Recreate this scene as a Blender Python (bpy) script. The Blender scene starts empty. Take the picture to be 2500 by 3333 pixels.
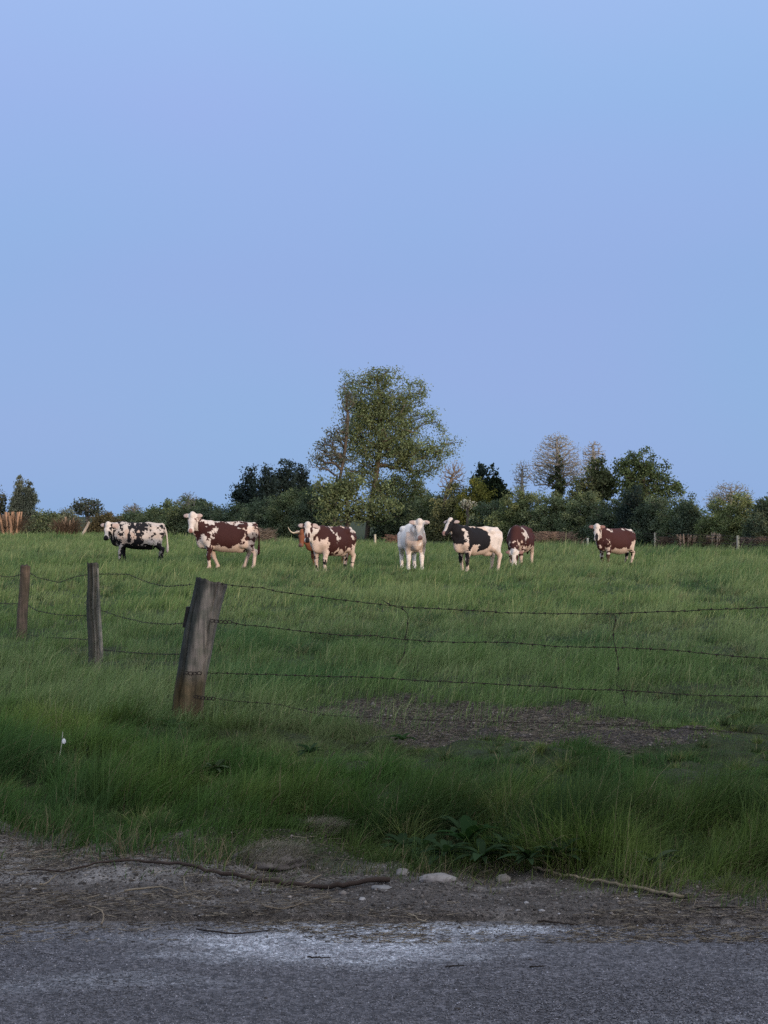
import bpy, math
import numpy as np
from math import radians as R, sin, cos, pi

sc = bpy.context.scene
COL = sc.collection
# ---------------------------------------------------------------- camera
H_EYE, HOR, CX, FP = 1.5, 1680.0, 1250.0, 4800.0
cam_d = bpy.data.cameras.new("camera")
cam = bpy.data.objects.new("camera", cam_d); COL.objects.link(cam); sc.camera = cam
cam.location = (0, 0, H_EYE); cam.rotation_euler = (R(90), 0, 0)
cam_d.sensor_fit = 'VERTICAL'; cam_d.sensor_height = 36; cam_d.lens = FP / 3333 * 36
cam_d.shift_y = 13.5 / 3333; cam_d.clip_start = 0.05; cam_d.clip_end = 6000
# ---------------------------------------------------------------- light
SUN_EL, SUN_AZ = 5.5, 33.0      # sun low behind the viewer, to the right
w = bpy.data.worlds.new("World"); sc.world = w; w.use_nodes = True
nt = w.node_tree; nt.nodes.clear()
def N(t, **k):
    n = nt.nodes.new(t)
    for a, b in k.items(): setattr(n, a, b)
    return n
L = lambda a, b: nt.links.new(a, b)
sky = N('ShaderNodeTexSky', sky_type='NISHITA', sun_disc=False, sun_elevation=R(SUN_EL), altitude=50, air_density=1.0, dust_density=1.0, ozone_density=2.0)
sky.sun_rotation = R(180 - SUN_AZ)
tc = N('ShaderNodeTexCoord'); sep = N('ShaderNodeSeparateXYZ'); L(tc.outputs['Generated'], sep.inputs[0])
# even twilight dome: colour by elevation above the horizon
ramp = N('ShaderNodeValToRGB'); L(sep.outputs['Z'], ramp.inputs['Fac'])
cr = ramp.color_ramp
SKY = [(0.0, (2.9, 4.6, 7.9)), (0.06, (3.0, 4.6, 8.0)), (0.16, (3.05, 4.6, 8.15)), (0.26, (3.35, 4.9, 8.7)), (0.36, (3.85, 5.45, 9.3)), (.6, (6.6, 7.8, 10)), (1.0, (8.5, 9.3, 10))]
while len(cr.elements) < len(SKY): cr.elements.new(0.5)
for e, (p, c) in zip(cr.elements, SKY): e.position = p; e.color = (*[v / 10 for v in c], 1)
nz = N('ShaderNodeTexNoise'); nz.inputs['Scale'].default_value = 2.6; nz.inputs['Detail'].default_value = 1.5
mp = N('ShaderNodeMapping'); mp.inputs['Scale'].default_value = (-1, 1, 2.2); mp.inputs['Rotation'].default_value = (0, 0.25, 0)
L(tc.outputs['Generated'], mp.inputs[0]); L(mp.outputs[0], nz.inputs['Vector'])
r2 = N('ShaderNodeValToRGB'); L(nz.outputs['Fac'], r2.inputs['Fac'])
r2.color_ramp.elements[0].position = .35; r2.color_ramp.elements[0].color = (1.05, .975, 1.0, 1)
r2.color_ramp.elements[1].position = .65; r2.color_ramp.elements[1].color = (.955, 1.02, .985, 1)
mul = N('ShaderNodeMix', data_type='RGBA', blend_type='MULTIPLY'); mul.inputs['Factor'].default_value = 1
L(ramp.outputs[0], mul.inputs['A']); L(r2.outputs[0], mul.inputs['B'])
sc10 = N('ShaderNodeVectorMath', operation='SCALE'); sc10.inputs['Scale'].default_value = 10; L(mul.outputs['Result'], sc10.inputs[0])
mix = N('ShaderNodeMix', data_type='RGBA'); mix.inputs['Factor'].default_value = .92
L(sky.outputs[0], mix.inputs['A']); L(sc10.outputs[0], mix.inputs['B'])
# brighter, warmer air round the low sun, behind the viewer
sv_ = (sin(R(SUN_AZ)) * cos(R(SUN_EL)), -cos(R(SUN_AZ)) * cos(R(SUN_EL)), sin(R(SUN_EL)))
dt = N('ShaderNodeVectorMath', operation='DOT_PRODUCT'); L(tc.outputs['Generated'], dt.inputs[0]); dt.inputs[1].default_value = sv_
gr = N('ShaderNodeValToRGB'); L(dt.outputs['Value'], gr.inputs['Fac'])
gr.color_ramp.elements[0].position = 0; gr.color_ramp.elements[0].color = (0, 0, 0, 1); gr.color_ramp.elements[1].position = 1; gr.color_ramp.elements[1].color = (1, .8, .62, 1)
g10 = N('ShaderNodeVectorMath', operation='SCALE'); g10.inputs['Scale'].default_value = 12; L(gr.outputs[0], g10.inputs[0])
ad = N('ShaderNodeVectorMath', operation='ADD'); L(mix.outputs['Result'], ad.inputs[0]); L(g10.outputs[0], ad.inputs[1])
bg = N('ShaderNodeBackground'); bg.inputs['Strength'].default_value = .1; L(ad.outputs[0], bg.inputs['Color'])
ow = N('ShaderNodeOutputWorld'); L(bg.outputs[0], ow.inputs['Surface'])
sd = bpy.data.lights.new("sun", 'SUN'); sd.energy = 2.3; sd.angle = R(1.2); sd.color = (1.0, .75, .56)
sun = bpy.data.objects.new("sun", sd); COL.objects.link(sun)
sun.rotation_euler = (R(90 - SUN_EL), 0, R(SUN_AZ))
sc.view_settings.view_transform = 'Standard'; sc.view_settings.look = 'None'
sc.view_settings.exposure = 0; sc.view_settings.gamma = 1
sc.cycles.max_bounces = 5; sc.cycles.diffuse_bounces = 3; sc.cycles.transmission_bounces = 3
sc.cycles.use_denoising = False

# ---------------------------------------------------------------- helpers
rng = np.random.default_rng(7)
def P(px, py, D): return np.array([(px - CX) / FP * D, D, H_EYE - (py - HOR) / FP * D])
def DG(py): return FP * H_EYE / (py - HOR)          # distance of flat ground seen at row py
def _h(ix, iy, iz, s):
    n = (ix * 374761393 + iy * 668265263 + iz * 2147483647 + s * 974634777) & 0xffffffff
    n = ((n ^ (n >> 13)) * 1274126177) & 0xffffffff
    n = ((n ^ (n >> 16)) * 2246822519) & 0xffffffff
    return (n ^ (n >> 15)) / 4294967295.0
def vn(x, y, z=0.0, s=0):
    x, y, z = np.broadcast_arrays(np.asarray(x, float), np.asarray(y, float), np.asarray(z, float))
    i, j, k = (np.floor(v).astype(np.int64) for v in (x, y, z))
    u, v, w_ = x - i, y - j, z - k
    u, v, w_ = (t * t * (3 - 2 * t) for t in (u, v, w_))
    o = 0
    for a in (0, 1):
        for b in (0, 1):
            for c in (0, 1):
                o = o + _h(i + a, j + b, k + c, s) * (u if a else 1 - u) * (v if b else 1 - v) * (w_ if c else 1 - w_)
    return o
def fbm(x, y, z=0.0, s=0, o=4):
    r, a, t = 0, .5, 0
    for q in range(o):
        r = r + a * vn(np.asarray(x) * 2 ** q, np.asarray(y) * 2 ** q, np.asarray(z) * 2 ** q, s + q * 17); t += a; a *= .5
    return r / t
def sstep(a, b, x): t = np.clip((x - a) / (b - a), 0, 1); return t * t * (3 - 2 * t)

def mesh(name, V, F, mat=None, parent=None, col=None, smooth=False, attr='tint'):
    V = np.asarray(V, np.float32); me = bpy.data.meshes.new(name)
    if isinstance(F, np.ndarray):
        k = F.shape[1]; n = len(F)
        me.vertices.add(len(V)); me.vertices.foreach_set('co', V.ravel())
        me.loops.add(n * k); me.loops.foreach_set('vertex_index', F.astype(np.int32).ravel())
        me.polygons.add(n); me.polygons.foreach_set('loop_start', np.arange(0, n * k, k, dtype=np.int32))
        me.update(calc_edges=True)
    else:
        me.from_pydata(V.tolist(), [], F); me.update()
    if smooth: me.polygons.foreach_set('use_smooth', np.ones(len(me.polygons), bool))
    if col is not None:
        a = me.color_attributes.new(attr, 'FLOAT_COLOR', 'POINT')
        c = np.ones((len(V), 4), np.float32); c[:, :3] = col; a.data.foreach_set('color', c.ravel())
    if mat: me.materials.append(mat)
    o = bpy.data.objects.new(name, me); COL.objects.link(o)
    if parent: o.parent = parent
    return o
def tag(o, label=None, cat=None, group=None, kind=None):
    if label: o['label'] = label
    if cat: o['category'] = cat
    if group: o['group'] = group
    if kind: o['kind'] = kind
    return o
def empty(name, loc, label, cat, group=None):
    o = bpy.data.objects.new(name, None); COL.objects.link(o); o.location = loc; o.empty_display_size = .1
    return tag(o, label, cat, group)

def material(name, build):
    m = bpy.data.materials.new(name); m.use_nodes = True; t = m.node_tree; t.nodes.clear()
    out = t.nodes.new('ShaderNodeOutputMaterial')
    t.links.new(build(t), out.inputs['Surface']); return m
def nd(t, typ, ins={}, **k):
    n = t.nodes.new(typ)
    for a, b in k.items(): setattr(n, a, b)
    for a, b in ins.items():
        if hasattr(b, 'is_output') or isinstance(b, bpy.types.NodeSocket): t.links.new(b, n.inputs[a])
        else: n.inputs[a].default_value = b
    return n
def noise(t, scale, detail=3, vec=None, sx=None, rough=.55):
    c = nd(t, 'ShaderNodeTexCoord').outputs['Object'] if vec is None else vec
    if sx: c = nd(t, 'ShaderNodeMapping', {'Vector': c, 'Scale': sx}).outputs[0]
    return nd(t, 'ShaderNodeTexNoise', {'Vector': c, 'Scale': scale, 'Detail': detail, 'Roughness': rough}).outputs['Fac']
def rampn(t, fac, stops):
    r = nd(t, 'ShaderNodeValToRGB', {'Fac': fac}); e = r.color_ramp.elements
    while len(e) < len(stops): e.new(.5)
    for q, (p, c) in zip(e, stops): q.position = p; q.color = (*c, 1) if len(c) == 3 else c
    return r.outputs[0]
def mulc(t, a, b, f=1.0, mode='MULTIPLY'):
    m = nd(t, 'ShaderNodeMix', data_type='RGBA', blend_type=mode)
    for s, v in ((m.inputs['Factor'], f), (m.inputs['A'], a), (m.inputs['B'], b)):
        if isinstance(v, bpy.types.NodeSocket): t.links.new(v, s)
        else: s.default_value = v if isinstance(v, (int, float)) else (*v, 1)
    return m.outputs['Result']
def vcol(t, name='tint'): return nd(t, 'ShaderNodeVertexColor', layer_name=name).outputs['Color']
def prin(t, col, rough=.8, bump=None, bs=.5, bd=.01, spec=.3):
    n = nd(t, 'ShaderNodeBsdfPrincipled', {'Roughness': rough, 'Specular IOR Level': spec})
    if isinstance(col, bpy.types.NodeSocket): t.links.new(col, n.inputs['Base Color'])
    else: n.inputs['Base Color'].default_value = (*col, 1)
    if bump is not None:
        t.links.new(nd(t, 'ShaderNodeBump', {'Height': bump, 'Strength': bs, 'Distance': bd}).outputs[0], n.inputs['Normal'])
    return n.outputs[0]
def m_leaf(t, tr=.3):
    c = vcol(t)
    d = nd(t, 'ShaderNodeBsdfDiffuse', {'Color': c}).outputs[0]
    e = nd(t, 'ShaderNodeBsdfTranslucent', {'Color': mulc(t, c, (1.0, 1.15, .6))}).outputs[0]
    return nd(t, 'ShaderNodeMixShader', {0: tr, 1: d, 2: e}).outputs[0]
M_leaf = material('leaf', m_leaf)
M_blade = material('grass_blade', lambda t: m_leaf(t, .35))
M_bark = material('bark', lambda t: prin(t, mulc(t, vcol(t), rampn(t, noise(t, 6, 4, sx=(1, 1, .25)), [(.3, (.55, .55, .55)), (.7, (1.2, 1.2, 1.2))])), .9))
def m_wood(t):
    g = noise(t, 55, 5, sx=(1, 1, .045), rough=.7); g2 = noise(t, 9, 4, sx=(1, 1, .12)); g3 = noise(t, 14, 3)
    c = mulc(t, vcol(t), rampn(t, g, [(.3, (.38, .37, .36)), (.48, (.9, .9, .9)), (.7, (1.5, 1.45, 1.35))]))
    c = mulc(t, c, rampn(t, g2, [(.35, (.6, .62, .62)), (.65, (1.2, 1.17, 1.1))]))
    c = mulc(t, c, rampn(t, g3, [(.4, (.8, .85, .8)), (.62, (1.15, 1.12, 1.12))]))
    return prin(t, c, .85, bump=g, bs=.9, bd=.006)
M_wood = material('weathered_wood', m_wood)
M_wire = material('rusty_wire', lambda t: prin(t, rampn(t, noise(t, 60, 2), [(.35, (.012, .010, .009)), (.7, (.035, .022, .015))]), .7))
M_coat = material('coat', lambda t: prin(t, mulc(t, vcol(t), rampn(t, noise(t, 45, 3), [(.3, (.82, .82, .82)), (.7, (1.12, 1.12, 1.12))])), .75, bump=noise(t, 120, 2), bs=.4, bd=.01, spec=.2))
M_eye = material('eye', lambda t: prin(t, (.01, .008, .007), .2, spec=.5))
M_horn = material('horn', lambda t: prin(t, rampn(t, noise(t, 12, 2), [(.3, (.45, .36, .24)), (.7, (.7, .62, .48))]), .5))
M_tint = material('plain_matte', lambda t: prin(t, mulc(t, vcol(t), rampn(t, noise(t, 30, 4), [(.3, (.65, .65, .65)), (.7, (1.25, 1.25, 1.25))])), .9))

# ---------------------------------------------------------------- terrain shape
ROAD_E = lambda x: 5.42 - .02 * x + .12 * (fbm(x * 2.3, 0.5, s=3) - .5)
def grass_edge(x):      # where the grass begins
    return np.interp(x, [-6, -1.8, -1.2, -.6, 0, .6, 1.3, 6], [7.0, 6.85, 6.55, 6.25, 6.22, 6.1, 5.88, 5.7]) + .25 * (fbm(x * 2.2, 3.3, s=9) - .5)
MUD = [(.2, 10.9, .62, .95), (.85, 10.6, .7, .9), (1.35, 10.1, .6, .75), (.4, 10.1, .5, .5), (1.7, 9.8, .4, .5)]
def mud(x, y):
    v = -9.0
    for (a, b, ra, rb) in MUD: v = np.maximum(v, 1 - np.sqrt(((x - a) / ra) ** 2 + ((y - b) / rb) ** 2))
    return v + .14 + 1.7 * (fbm(x * 2.8, y * 2.8, s=21) - .5)
def gz(x, y):
    x = np.asarray(x, float); y = np.asarray(y, float)
    e = ROAD_E(x)
    z = np.where(y < e, -.03, 0) + .035 * sstep(e - .12, e + .1, y)
    near = np.exp(-np.maximum(y - 6, 0) / 25)
    v = sstep(e + .05, e + .5, y)
    z = z + v * ((fbm(x * 1.1, y * 1.1, s=5) - .5) * .16 * near + (fbm(x * 5, y * 5, s=8, o=3) - .5) * .05 * near)
    z = z + .03 * sstep(6.0, 7.2, y) - .05 * sstep(7.8, 9.6, y)
    z = z + sstep(e + .7, e + 1.1, y) * (fbm(x * 2.7, y * 2.3, s=6, o=3) - .5) * .17 * np.exp(-np.maximum(y - 9, 0) / 9)
    z = z - .03 * sstep(0, .4, mud(x, y)) * sstep(9, 9.5, y)
    z = z + (fbm(x * .06, y * .06, s=31, o=2) - .5) * .25 * sstep(16, 60, y)
    return z
def stretch(a, b, step, far, n):
    t = np.geomspace(step, far, n); return np.concatenate([a - t[::-1], np.arange(a, b, step), b + t])
def grid(xs, ys, zf):
    X, Y = np.meshgrid(xs, ys); V = np.stack([X, Y, zf(X, Y)], -1).reshape(-1, 3)
    i = np.arange(len(ys) - 1)[:, None] * len(xs) + np.arange(len(xs) - 1)[None]
    return V, np.stack([i, i + 1, i + 1 + len(xs), i + len(xs)], -1).reshape(-1, 4)
V, F = grid(stretch(-3.2, 3.2, .03, 2500, 60), stretch(5.1, 13, .03, 3500, 70), gz)
gx, gy = V[:, 0], V[:, 1]
soil = np.array([.118, .108, .104]); pale = np.array([.25, .24, .24]); turf = np.array([.045, .06, .028]); mudc = np.array([.066, .059, .055])
ed = sstep(-.25, .3, gy - grass_edge(gx) + .35 * (fbm(gx * 6, gy * 6, s=12) - .5))
pl = sstep(.5, .7, .45 * fbm(gx * 1.6, gy * 6.5, s=14) + .55 * fbm(gx * 7, gy * 16, s=15) + .17 * sstep(.8, -1.2, gx) * sstep(5.5, 6.35, gy) - .06 * sstep(6.1, 5.5, gy) + .25 * (fbm(gx * 3, gy * 5, s=16) - .5))
c = soil * (1 - pl[:, None]) + pale * pl[:, None]
c = c * (1 - ed[:, None]) + turf * ed[:, None]
mm = (sstep(-.1, .25, mud(gx, gy)) * (gy > 8.8))[:, None]
c = c * (1 - mm) + mudc * (.7 + .7 * fbm(gx * 12, gy * 12, s=55))[:, None] * mm
def m_ground(t):
    a = noise(t, 90, 5, rough=.7); b = noise(t, 14, 4)
    c = mulc(t, vcol(t), rampn(t, a, [(.32, (.35, .35, .35)), (.5, (.95, .95, .95)), (.68, (1.7, 1.65, 1.6))]))
    c = mulc(t, c, rampn(t, b, [(.3, (.6, .6, .58)), (.7, (1.3, 1.3, 1.3))]))
    return prin(t, c, .95, bump=a, bs=1, bd=.02, spec=.15)
tag(mesh('ground', V, F, material('soil', m_ground), col=c, smooth=True), kind='structure')
# road
V, F = grid(stretch(-3.2, 3.2, .025, 400, 30), np.concatenate([np.arange(-4.2, 3.6, .3), np.arange(3.6, 5.62, .02)]), lambda x, y: .004 + 0 * x + .006 * (fbm(x * 1.2, y * 1.2, s=77, o=2) - .5))
rx, ry = V[:, 0], V[:, 1]
dust = sstep(-.05, .8, np.maximum(1 - np.sqrt(((rx + .18) / .85) ** 2 + ((ry - 5.12) / .26) ** 2), 1 - np.sqrt(((rx - .15) / .8) ** 2 + ((ry - 5.34) / .12) ** 2)) + .75 * (fbm(rx * 2.5, ry * 9, s=41) - .5))
dust = dust * (.45 + .75 * sstep(.3, .65, fbm(rx * 9, ry * 22, s=43)))
dust2 = .28 * sstep(.5, .75, fbm(rx * 1.2, ry * 4, s=48)) + .18 * sstep(5.0, 5.4, ry)
dk = np.maximum(sstep(.5, .7, fbm(rx * 2.2 + 7, ry * 8, s=91)) * sstep(5.0, 5.2, ry), sstep(5.22, 5.42, ry + .3 * (fbm(rx * 4, ry * 9, s=92) - .5)))
c = np.array([.11, .11, .125]) * (.8 + .4 * fbm(rx * .9, ry * 2.5, s=61))[:, None]
c = c * (1 - .7 * dk[:, None]) + np.array([.085, .072, .062]) * .7 * dk[:, None]
dd = np.clip(dust + dust2, 0, 1)[:, None]; c = c * (1 - dd) + np.array([.40, .43, .48]) * dd
def m_road(t):
    a = noise(t, 130, 6, rough=.75); v = nd(t, 'ShaderNodeTexVoronoi', {'Scale': 85.0, 'Vector': nd(t, 'ShaderNodeTexCoord').outputs['Object']}).outputs['Color']
    vv = nd(t, 'ShaderNodeSeparateColor', {0: v}).outputs[0]
    c = mulc(t, vcol(t), rampn(t, vv, [(0, (.45, .45, .47)), (.5, (.95, .95, .97)), (1, (1.6, 1.58, 1.6))]))
    c = mulc(t, c, rampn(t, a, [(.34, (.4, .4, .4)), (.52, (1, 1, 1)), (.7, (1.6, 1.6, 1.6))]))
    c = mulc(t, c, rampn(t, noise(t, 25, 3), [(.3, (.78, .78, .78)), (.7, (1.15, 1.15, 1.15))]))
    return prin(t, c, .85, bump=a, bs=1, bd=.008, spec=.3)
tag(mesh('road', V, F, material('asphalt', m_road), col=c, smooth=True), kind='structure')

# ---------------------------------------------------------------- tubes, leaves, blades
def tubes(A, B, ra, rb, n=5):
    A, B = np.asarray(A, float), np.asarray(B, float); d = B - A; d /= np.linalg.norm(d, axis=1)[:, None] + 1e-9
    up = np.where(np.abs(d[:, 2:3]) > .9, np.array([[1., 0, 0]]), np.array([[0, 0, 1.]]))
    u = np.cross(d, up); u /= np.linalg.norm(u, axis=1)[:, None]; v = np.cross(d, u)
    th = np.arange(n) * 2 * pi / n
    ring = u[:, None] * np.cos(th)[None, :, None] + v[:, None] * np.sin(th)[None, :, None]
    V = np.concatenate([A[:, None] + ring * np.asarray(ra)[:, None, None], B[:, None] + ring * np.asarray(rb)[:, None, None]], 1).reshape(-1, 3)
    k = np.arange(n); q = np.stack([k, (k + 1) % n, (k + 1) % n + n, k + n], -1)
    return V, (np.arange(len(A))[:, None, None] * 2 * n + q[None]).reshape(-1, 4)
def path_tube(pts, rad, n=6, cap=True):
    """one continuous tube; returns verts and face lists"""
    pts = np.asarray(pts, float); m = len(pts); rad = np.broadcast_to(rad, (m,))
    T = np.gradient(pts, axis=0); T /= np.linalg.norm(T, axis=1)[:, None] + 1e-9
    ref = np.array([0, 0, 1.]) if abs(T[0, 2]) < .8 else np.array([0, 1., 0])
    V = []
    for p, t, r in zip(pts, T, rad):
        u = np.cross(t, ref); u /= np.linalg.norm(u) + 1e-9; v = np.cross(u, t)
        for k in range(n): V.append(p + r * (u * cos(2 * pi * k / n) + v * sin(2 * pi * k / n)))
    F = [[i * n + k, i * n + (k + 1) % n, (i + 1) * n + (k + 1) % n, (i + 1) * n + k] for i in range(m - 1) for k in range(n)]
    if cap: F += [list(range(n))[::-1], [(m - 1) * n + k for k in range(n)]]
    return V, F
class MB:
    def __init__(s): s.V, s.F, s.C = [], [], []
    def add(s, V, F, c=(1, 1, 1)):
        o = len(s.V); s.V += [tuple(v) for v in V]; s.F += [[i + o for i in f] for f in F]; s.C += [tuple(c)] * len(V) if np.ndim(c) == 1 else [tuple(q) for q in c]
    def build(s, name, mat, parent=None, smooth=False): return mesh(name, s.V, s.F, mat, parent, np.array(s.C), smooth)
def smooth_path(pts, m):
    pts = np.asarray(pts, float); d = np.r_[0, np.cumsum(np.linalg.norm(np.diff(pts, axis=0), axis=1))]
    t = np.linspace(0, d[-1], m); q = np.stack([np.interp(t, d, pts[:, k]) for k in range(3)], 1)
    for _ in range(3): q[1:-1] = (q[:-2] + 2 * q[1:-1] + q[2:]) / 4
    return q
def leaves(C, size, col, up=0.0, asp=.6):
    n = len(C); a = rng.normal(size=(n, 3)); a[:, 2] += up; a /= np.linalg.norm(a, axis=1)[:, None]
    b = rng.normal(size=(n, 3)); b -= a * (a * b).sum(1)[:, None]; b /= np.linalg.norm(b, axis=1)[:, None]
    s = np.broadcast_to(size, (n,))[:, None] * rng.uniform(.6, 1.3, (n, 1)) * .5
    V = np.stack([C - a * s, C + b * s * asp - a * s * .1, C + a * s, C - b * s * asp + a * s * .15], 1).reshape(-1, 3)
    return V, np.arange(4 * n).reshape(n, 4), np.repeat(col, 4, 0)
def blades(B, h, wd, lean, az, col, seg=2, tipc=1.25):
    """B base points; blades bend by lean (fraction of height) towards az"""
    n = len(B); face = rng.uniform(0, pi, n); s = np.stack([np.cos(face), np.sin(face), 0 * face], 1)
    ld = np.stack([np.cos(az), np.sin(az), 0 * az], 1)
    rows, cols = [], []
    for q in range(seg + 1):
        t = q / seg
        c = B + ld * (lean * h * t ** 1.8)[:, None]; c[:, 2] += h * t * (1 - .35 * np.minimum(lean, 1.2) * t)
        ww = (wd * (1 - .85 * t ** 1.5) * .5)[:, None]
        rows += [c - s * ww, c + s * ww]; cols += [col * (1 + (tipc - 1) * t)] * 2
    V = np.stack(rows, 1).reshape(-1, 3); k = 2 * (seg + 1)
    q = np.array([[2 * i, 2 * i + 1, 2 * i + 3, 2 * i + 2] for i in range(seg)])
    F = (np.arange(n)[:, None, None] * k + q[None]).reshape(-1, 4)
    return V, F, np.stack(cols, 1).reshape(-1, 3)

# ---------------------------------------------------------------- grass
EDGE = lambda x: np.interp(x, [-75, -45, -30, -.3, 14.4, 22, 30], [150, 146, 124, 82, 61, 50, 40])     # far side of the field
def scatter(n, d0, d1, dens, marg=.5):
    D = np.linspace(d0, d1, 2000); pdf = dens(D) * (.70 * D + 2 * marg); cdf = np.cumsum(pdf); cdf /= cdf[-1]
    y = np.interp(rng.random(n), cdf, D); x = rng.uniform(-1, 1, n) * (.35 * y + marg); return x, y
def grass_color(x, y, n):
    g = np.array([.096, .150, .060]); g2 = np.array([.142, .188, .092]); g3 = np.array([.050, .105, .048])
    a = fbm(x * .35, y * .22, s=101)[:, None]; b = fbm(x * 1.7, y * 1.1, s=102)[:, None]
    k = sstep(.35, .65, a * .5 + b * .5)
    c = g * (1 - k) + g2 * k
    k2 = sstep(.52, .72, fbm(x * .9 + 5, y * .6, s=103))[:, None] * .7
    c = c * (1 - k2) + g3 * k2
    f = rng.random((n, 1)); c = c * (.7 + .65 * rng.random((n, 1)))
    dry = (f < .10); c = np.where(dry, np.array([.24, .26, .14]) * (.6 + .6 * rng.random((n, 1))), c)
    return c
# pasture
n = 540000
x, y = scatter(n, 10.3, 150, lambda D: np.minimum(D, 1e9) ** -1.75)
clump = fbm(x * 2.4, y * 1.7, s=111); big = fbm(x * .5, y * .35, s=112)
m = (y < EDGE(x) + 1.5) & (rng.random(n) < .25 + 1.3 * clump) & ((mud(x, y) < .2 * rng.random(n) ** 2) | (y > 13) | (rng.random(n) < .17))
x, y, clump, big = x[m], y[m], clump[m], big[m]; n = len(x)
h = (.055 + .17 * sstep(.4, .8, clump) + .09 * sstep(.45, .7, big)) * rng.uniform(.6, 1.35, n) * (1 + .5 * sstep(25, 38, y))
h = np.where(rng.random(n) < .012, h * 1.9, h)
wd = .0042 * (y / 9) ** .85 * rng.uniform(.7, 1.3, n)
az = rng.normal(.1, .9, n); lean = np.abs(rng.normal(.55, .35, n))
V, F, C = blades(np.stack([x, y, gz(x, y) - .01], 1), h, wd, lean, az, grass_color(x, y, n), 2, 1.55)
tag(mesh('pasture_grass', V, F, M_blade, col=C), 'wind-combed green pasture grass covering the cow field', 'grass', kind='stuff')
# verge and fence-line grass, taller
n = 300000
x, y = scatter(n, 5.4, 10.9, lambda D: D ** -.9, .9)
e = grass_edge(x) + .0; t = y - e
fr = sstep(-.5, .4, t + .5 * (fbm(x * 4, y * 4, s=121) - .5))
clump = fbm(x * 1.6, y * 1.6, s=122); c3 = fbm(x * 5, y * 5, s=123)
tallR = sstep(-.5, .4, x) * np.exp(-((y - 6.9 + .25 * x) / .75) ** 2)
tallL = sstep(.3, -.8, x) * np.exp(-((y - 8.3) / 1.2) ** 2)
tallP = np.exp(-((x + 1.45) / .5) ** 2 - ((y - 10.5) / .6) ** 2)
low = np.exp(-((x - .1) / .8) ** 2 - ((y - 9.0) / .7) ** 2)
m = (rng.random(n) < fr * (.12 + 1.35 * sstep(.2, .8, c3))) & ((mud(x, y) * (y > 8.8) < .25 * rng.random(n) ** 2) | (rng.random(n) < .13))
x, y, t, fr, clump, c3, tallR, tallL, tallP, low = (q[m] for q in (x, y, t, fr, clump, c3, tallR, tallL, tallP, low)); n = len(x)
h = (.035 + .085 * sstep(.35, .7, clump) + .06 * sstep(.4, .7, c3) + .075 * tallR + .05 * tallL + .02 * tallP - .07 * low) * (.45 + 1.1 * sstep(.35, .7, fbm(x * 3.3, y * 2.6, s=128))) * (1 - .5 * sstep(7.8, 8.8, y) * sstep(-1.6, -.4, x)) * (.45 + .55 * fr) * rng.uniform(.5, 1.35, n)
h = h * (1 - .62 * np.exp(-((x + 1.34) / .3) ** 2 - ((y - 10.25) / .5) ** 2)); h = np.maximum(h, .02)
g = np.array([.058, .110, .036]); g2 = np.array([.105, .15, .045]); g3 = np.array([.032, .062, .034])
k = sstep(.4, .62, fbm(x * .8, y * 1.0, s=131))[:, None]; C = g * (1 - k) + g2 * k
k = (sstep(.5, .66, fbm(x * 1.3 + 9, y * 1.8, s=132)))[:, None] * .5; C = C * (1 - k) + g3 * k
C = C * (1 + .12 * sstep(6.9, 8.2, y))[:, None]
k = np.exp(-((x - .48) / .75) ** 2 - ((y - 6.65) / .42) ** 2)[:, None] * .85; C = C * (1 - k) + np.array([.022, .044, .024]) * k  # dark band: weedy green plus shade under the tufts, painted into the blades
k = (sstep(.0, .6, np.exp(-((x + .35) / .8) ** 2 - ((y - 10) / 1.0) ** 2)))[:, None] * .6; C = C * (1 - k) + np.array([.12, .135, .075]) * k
C = C * (.6 + .8 * rng.random((n, 1)))
k = rng.random((n, 1)) < (.05 + .3 * (fr < .6))[:, None]; C = np.where(k, np.array([.19, .165, .11]) * (.5 + .7 * rng.random((n, 1))), C)
wd = .0036 * rng.uniform(.6, 1.5, n) * (y / 7) ** .5; lean = np.abs(rng.normal(.6, .4, n)) + .5 * low
az = rng.normal(.05, .8, n) + 7 * (fbm(x * 2.6, y * 2.6, s=135) - .5)
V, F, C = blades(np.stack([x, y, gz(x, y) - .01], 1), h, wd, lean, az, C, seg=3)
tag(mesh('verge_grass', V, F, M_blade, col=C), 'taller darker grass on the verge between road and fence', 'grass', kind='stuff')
# tussocks: arching tufts that stand out of the sward
def tussocks(name, label, cx, cy, nb, hh, colf, wmul=1.0):
    k = len(cx); i = np.repeat(np.arange(k), nb); n = len(i); a = rng.uniform(0, 2 * pi, n); rr_ = np.abs(rng.normal(0, 1, n)) * .28 * hh[i]
    x = cx[i] + np.cos(a) * rr_; y = cy[i] + np.sin(a) * rr_; h = hh[i] * rng.uniform(.35, 1.1, n)
    col = colf[i] * rng.uniform(.65, 1.35, (n, 1)); col = np.where(rng.random((n, 1)) < .1, np.array([[.22, .2, .12]]), col)
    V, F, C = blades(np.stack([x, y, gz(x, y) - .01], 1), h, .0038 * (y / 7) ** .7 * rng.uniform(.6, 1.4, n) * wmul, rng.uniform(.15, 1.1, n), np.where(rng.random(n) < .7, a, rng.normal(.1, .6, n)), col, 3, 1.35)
    tag(mesh(name, V, F, M_blade, col=C), label, 'grass', kind='stuff')
k = 330; x, y = scatter(k, 5.75, 11, lambda D: D ** -.4, .6); m = (y > grass_edge(x) - .08) & ~((mud(x, y) > .05) & (y > 9)); x, y = x[m], y[m]; k = len(x)
cc = np.where(rng.random((k, 1)) < .4, np.array([[.055, .082, .04]]), np.where(rng.random((k, 1)) < .5, np.array([[.11, .14, .055]]), np.array([[.08, .115, .05]])))
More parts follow.
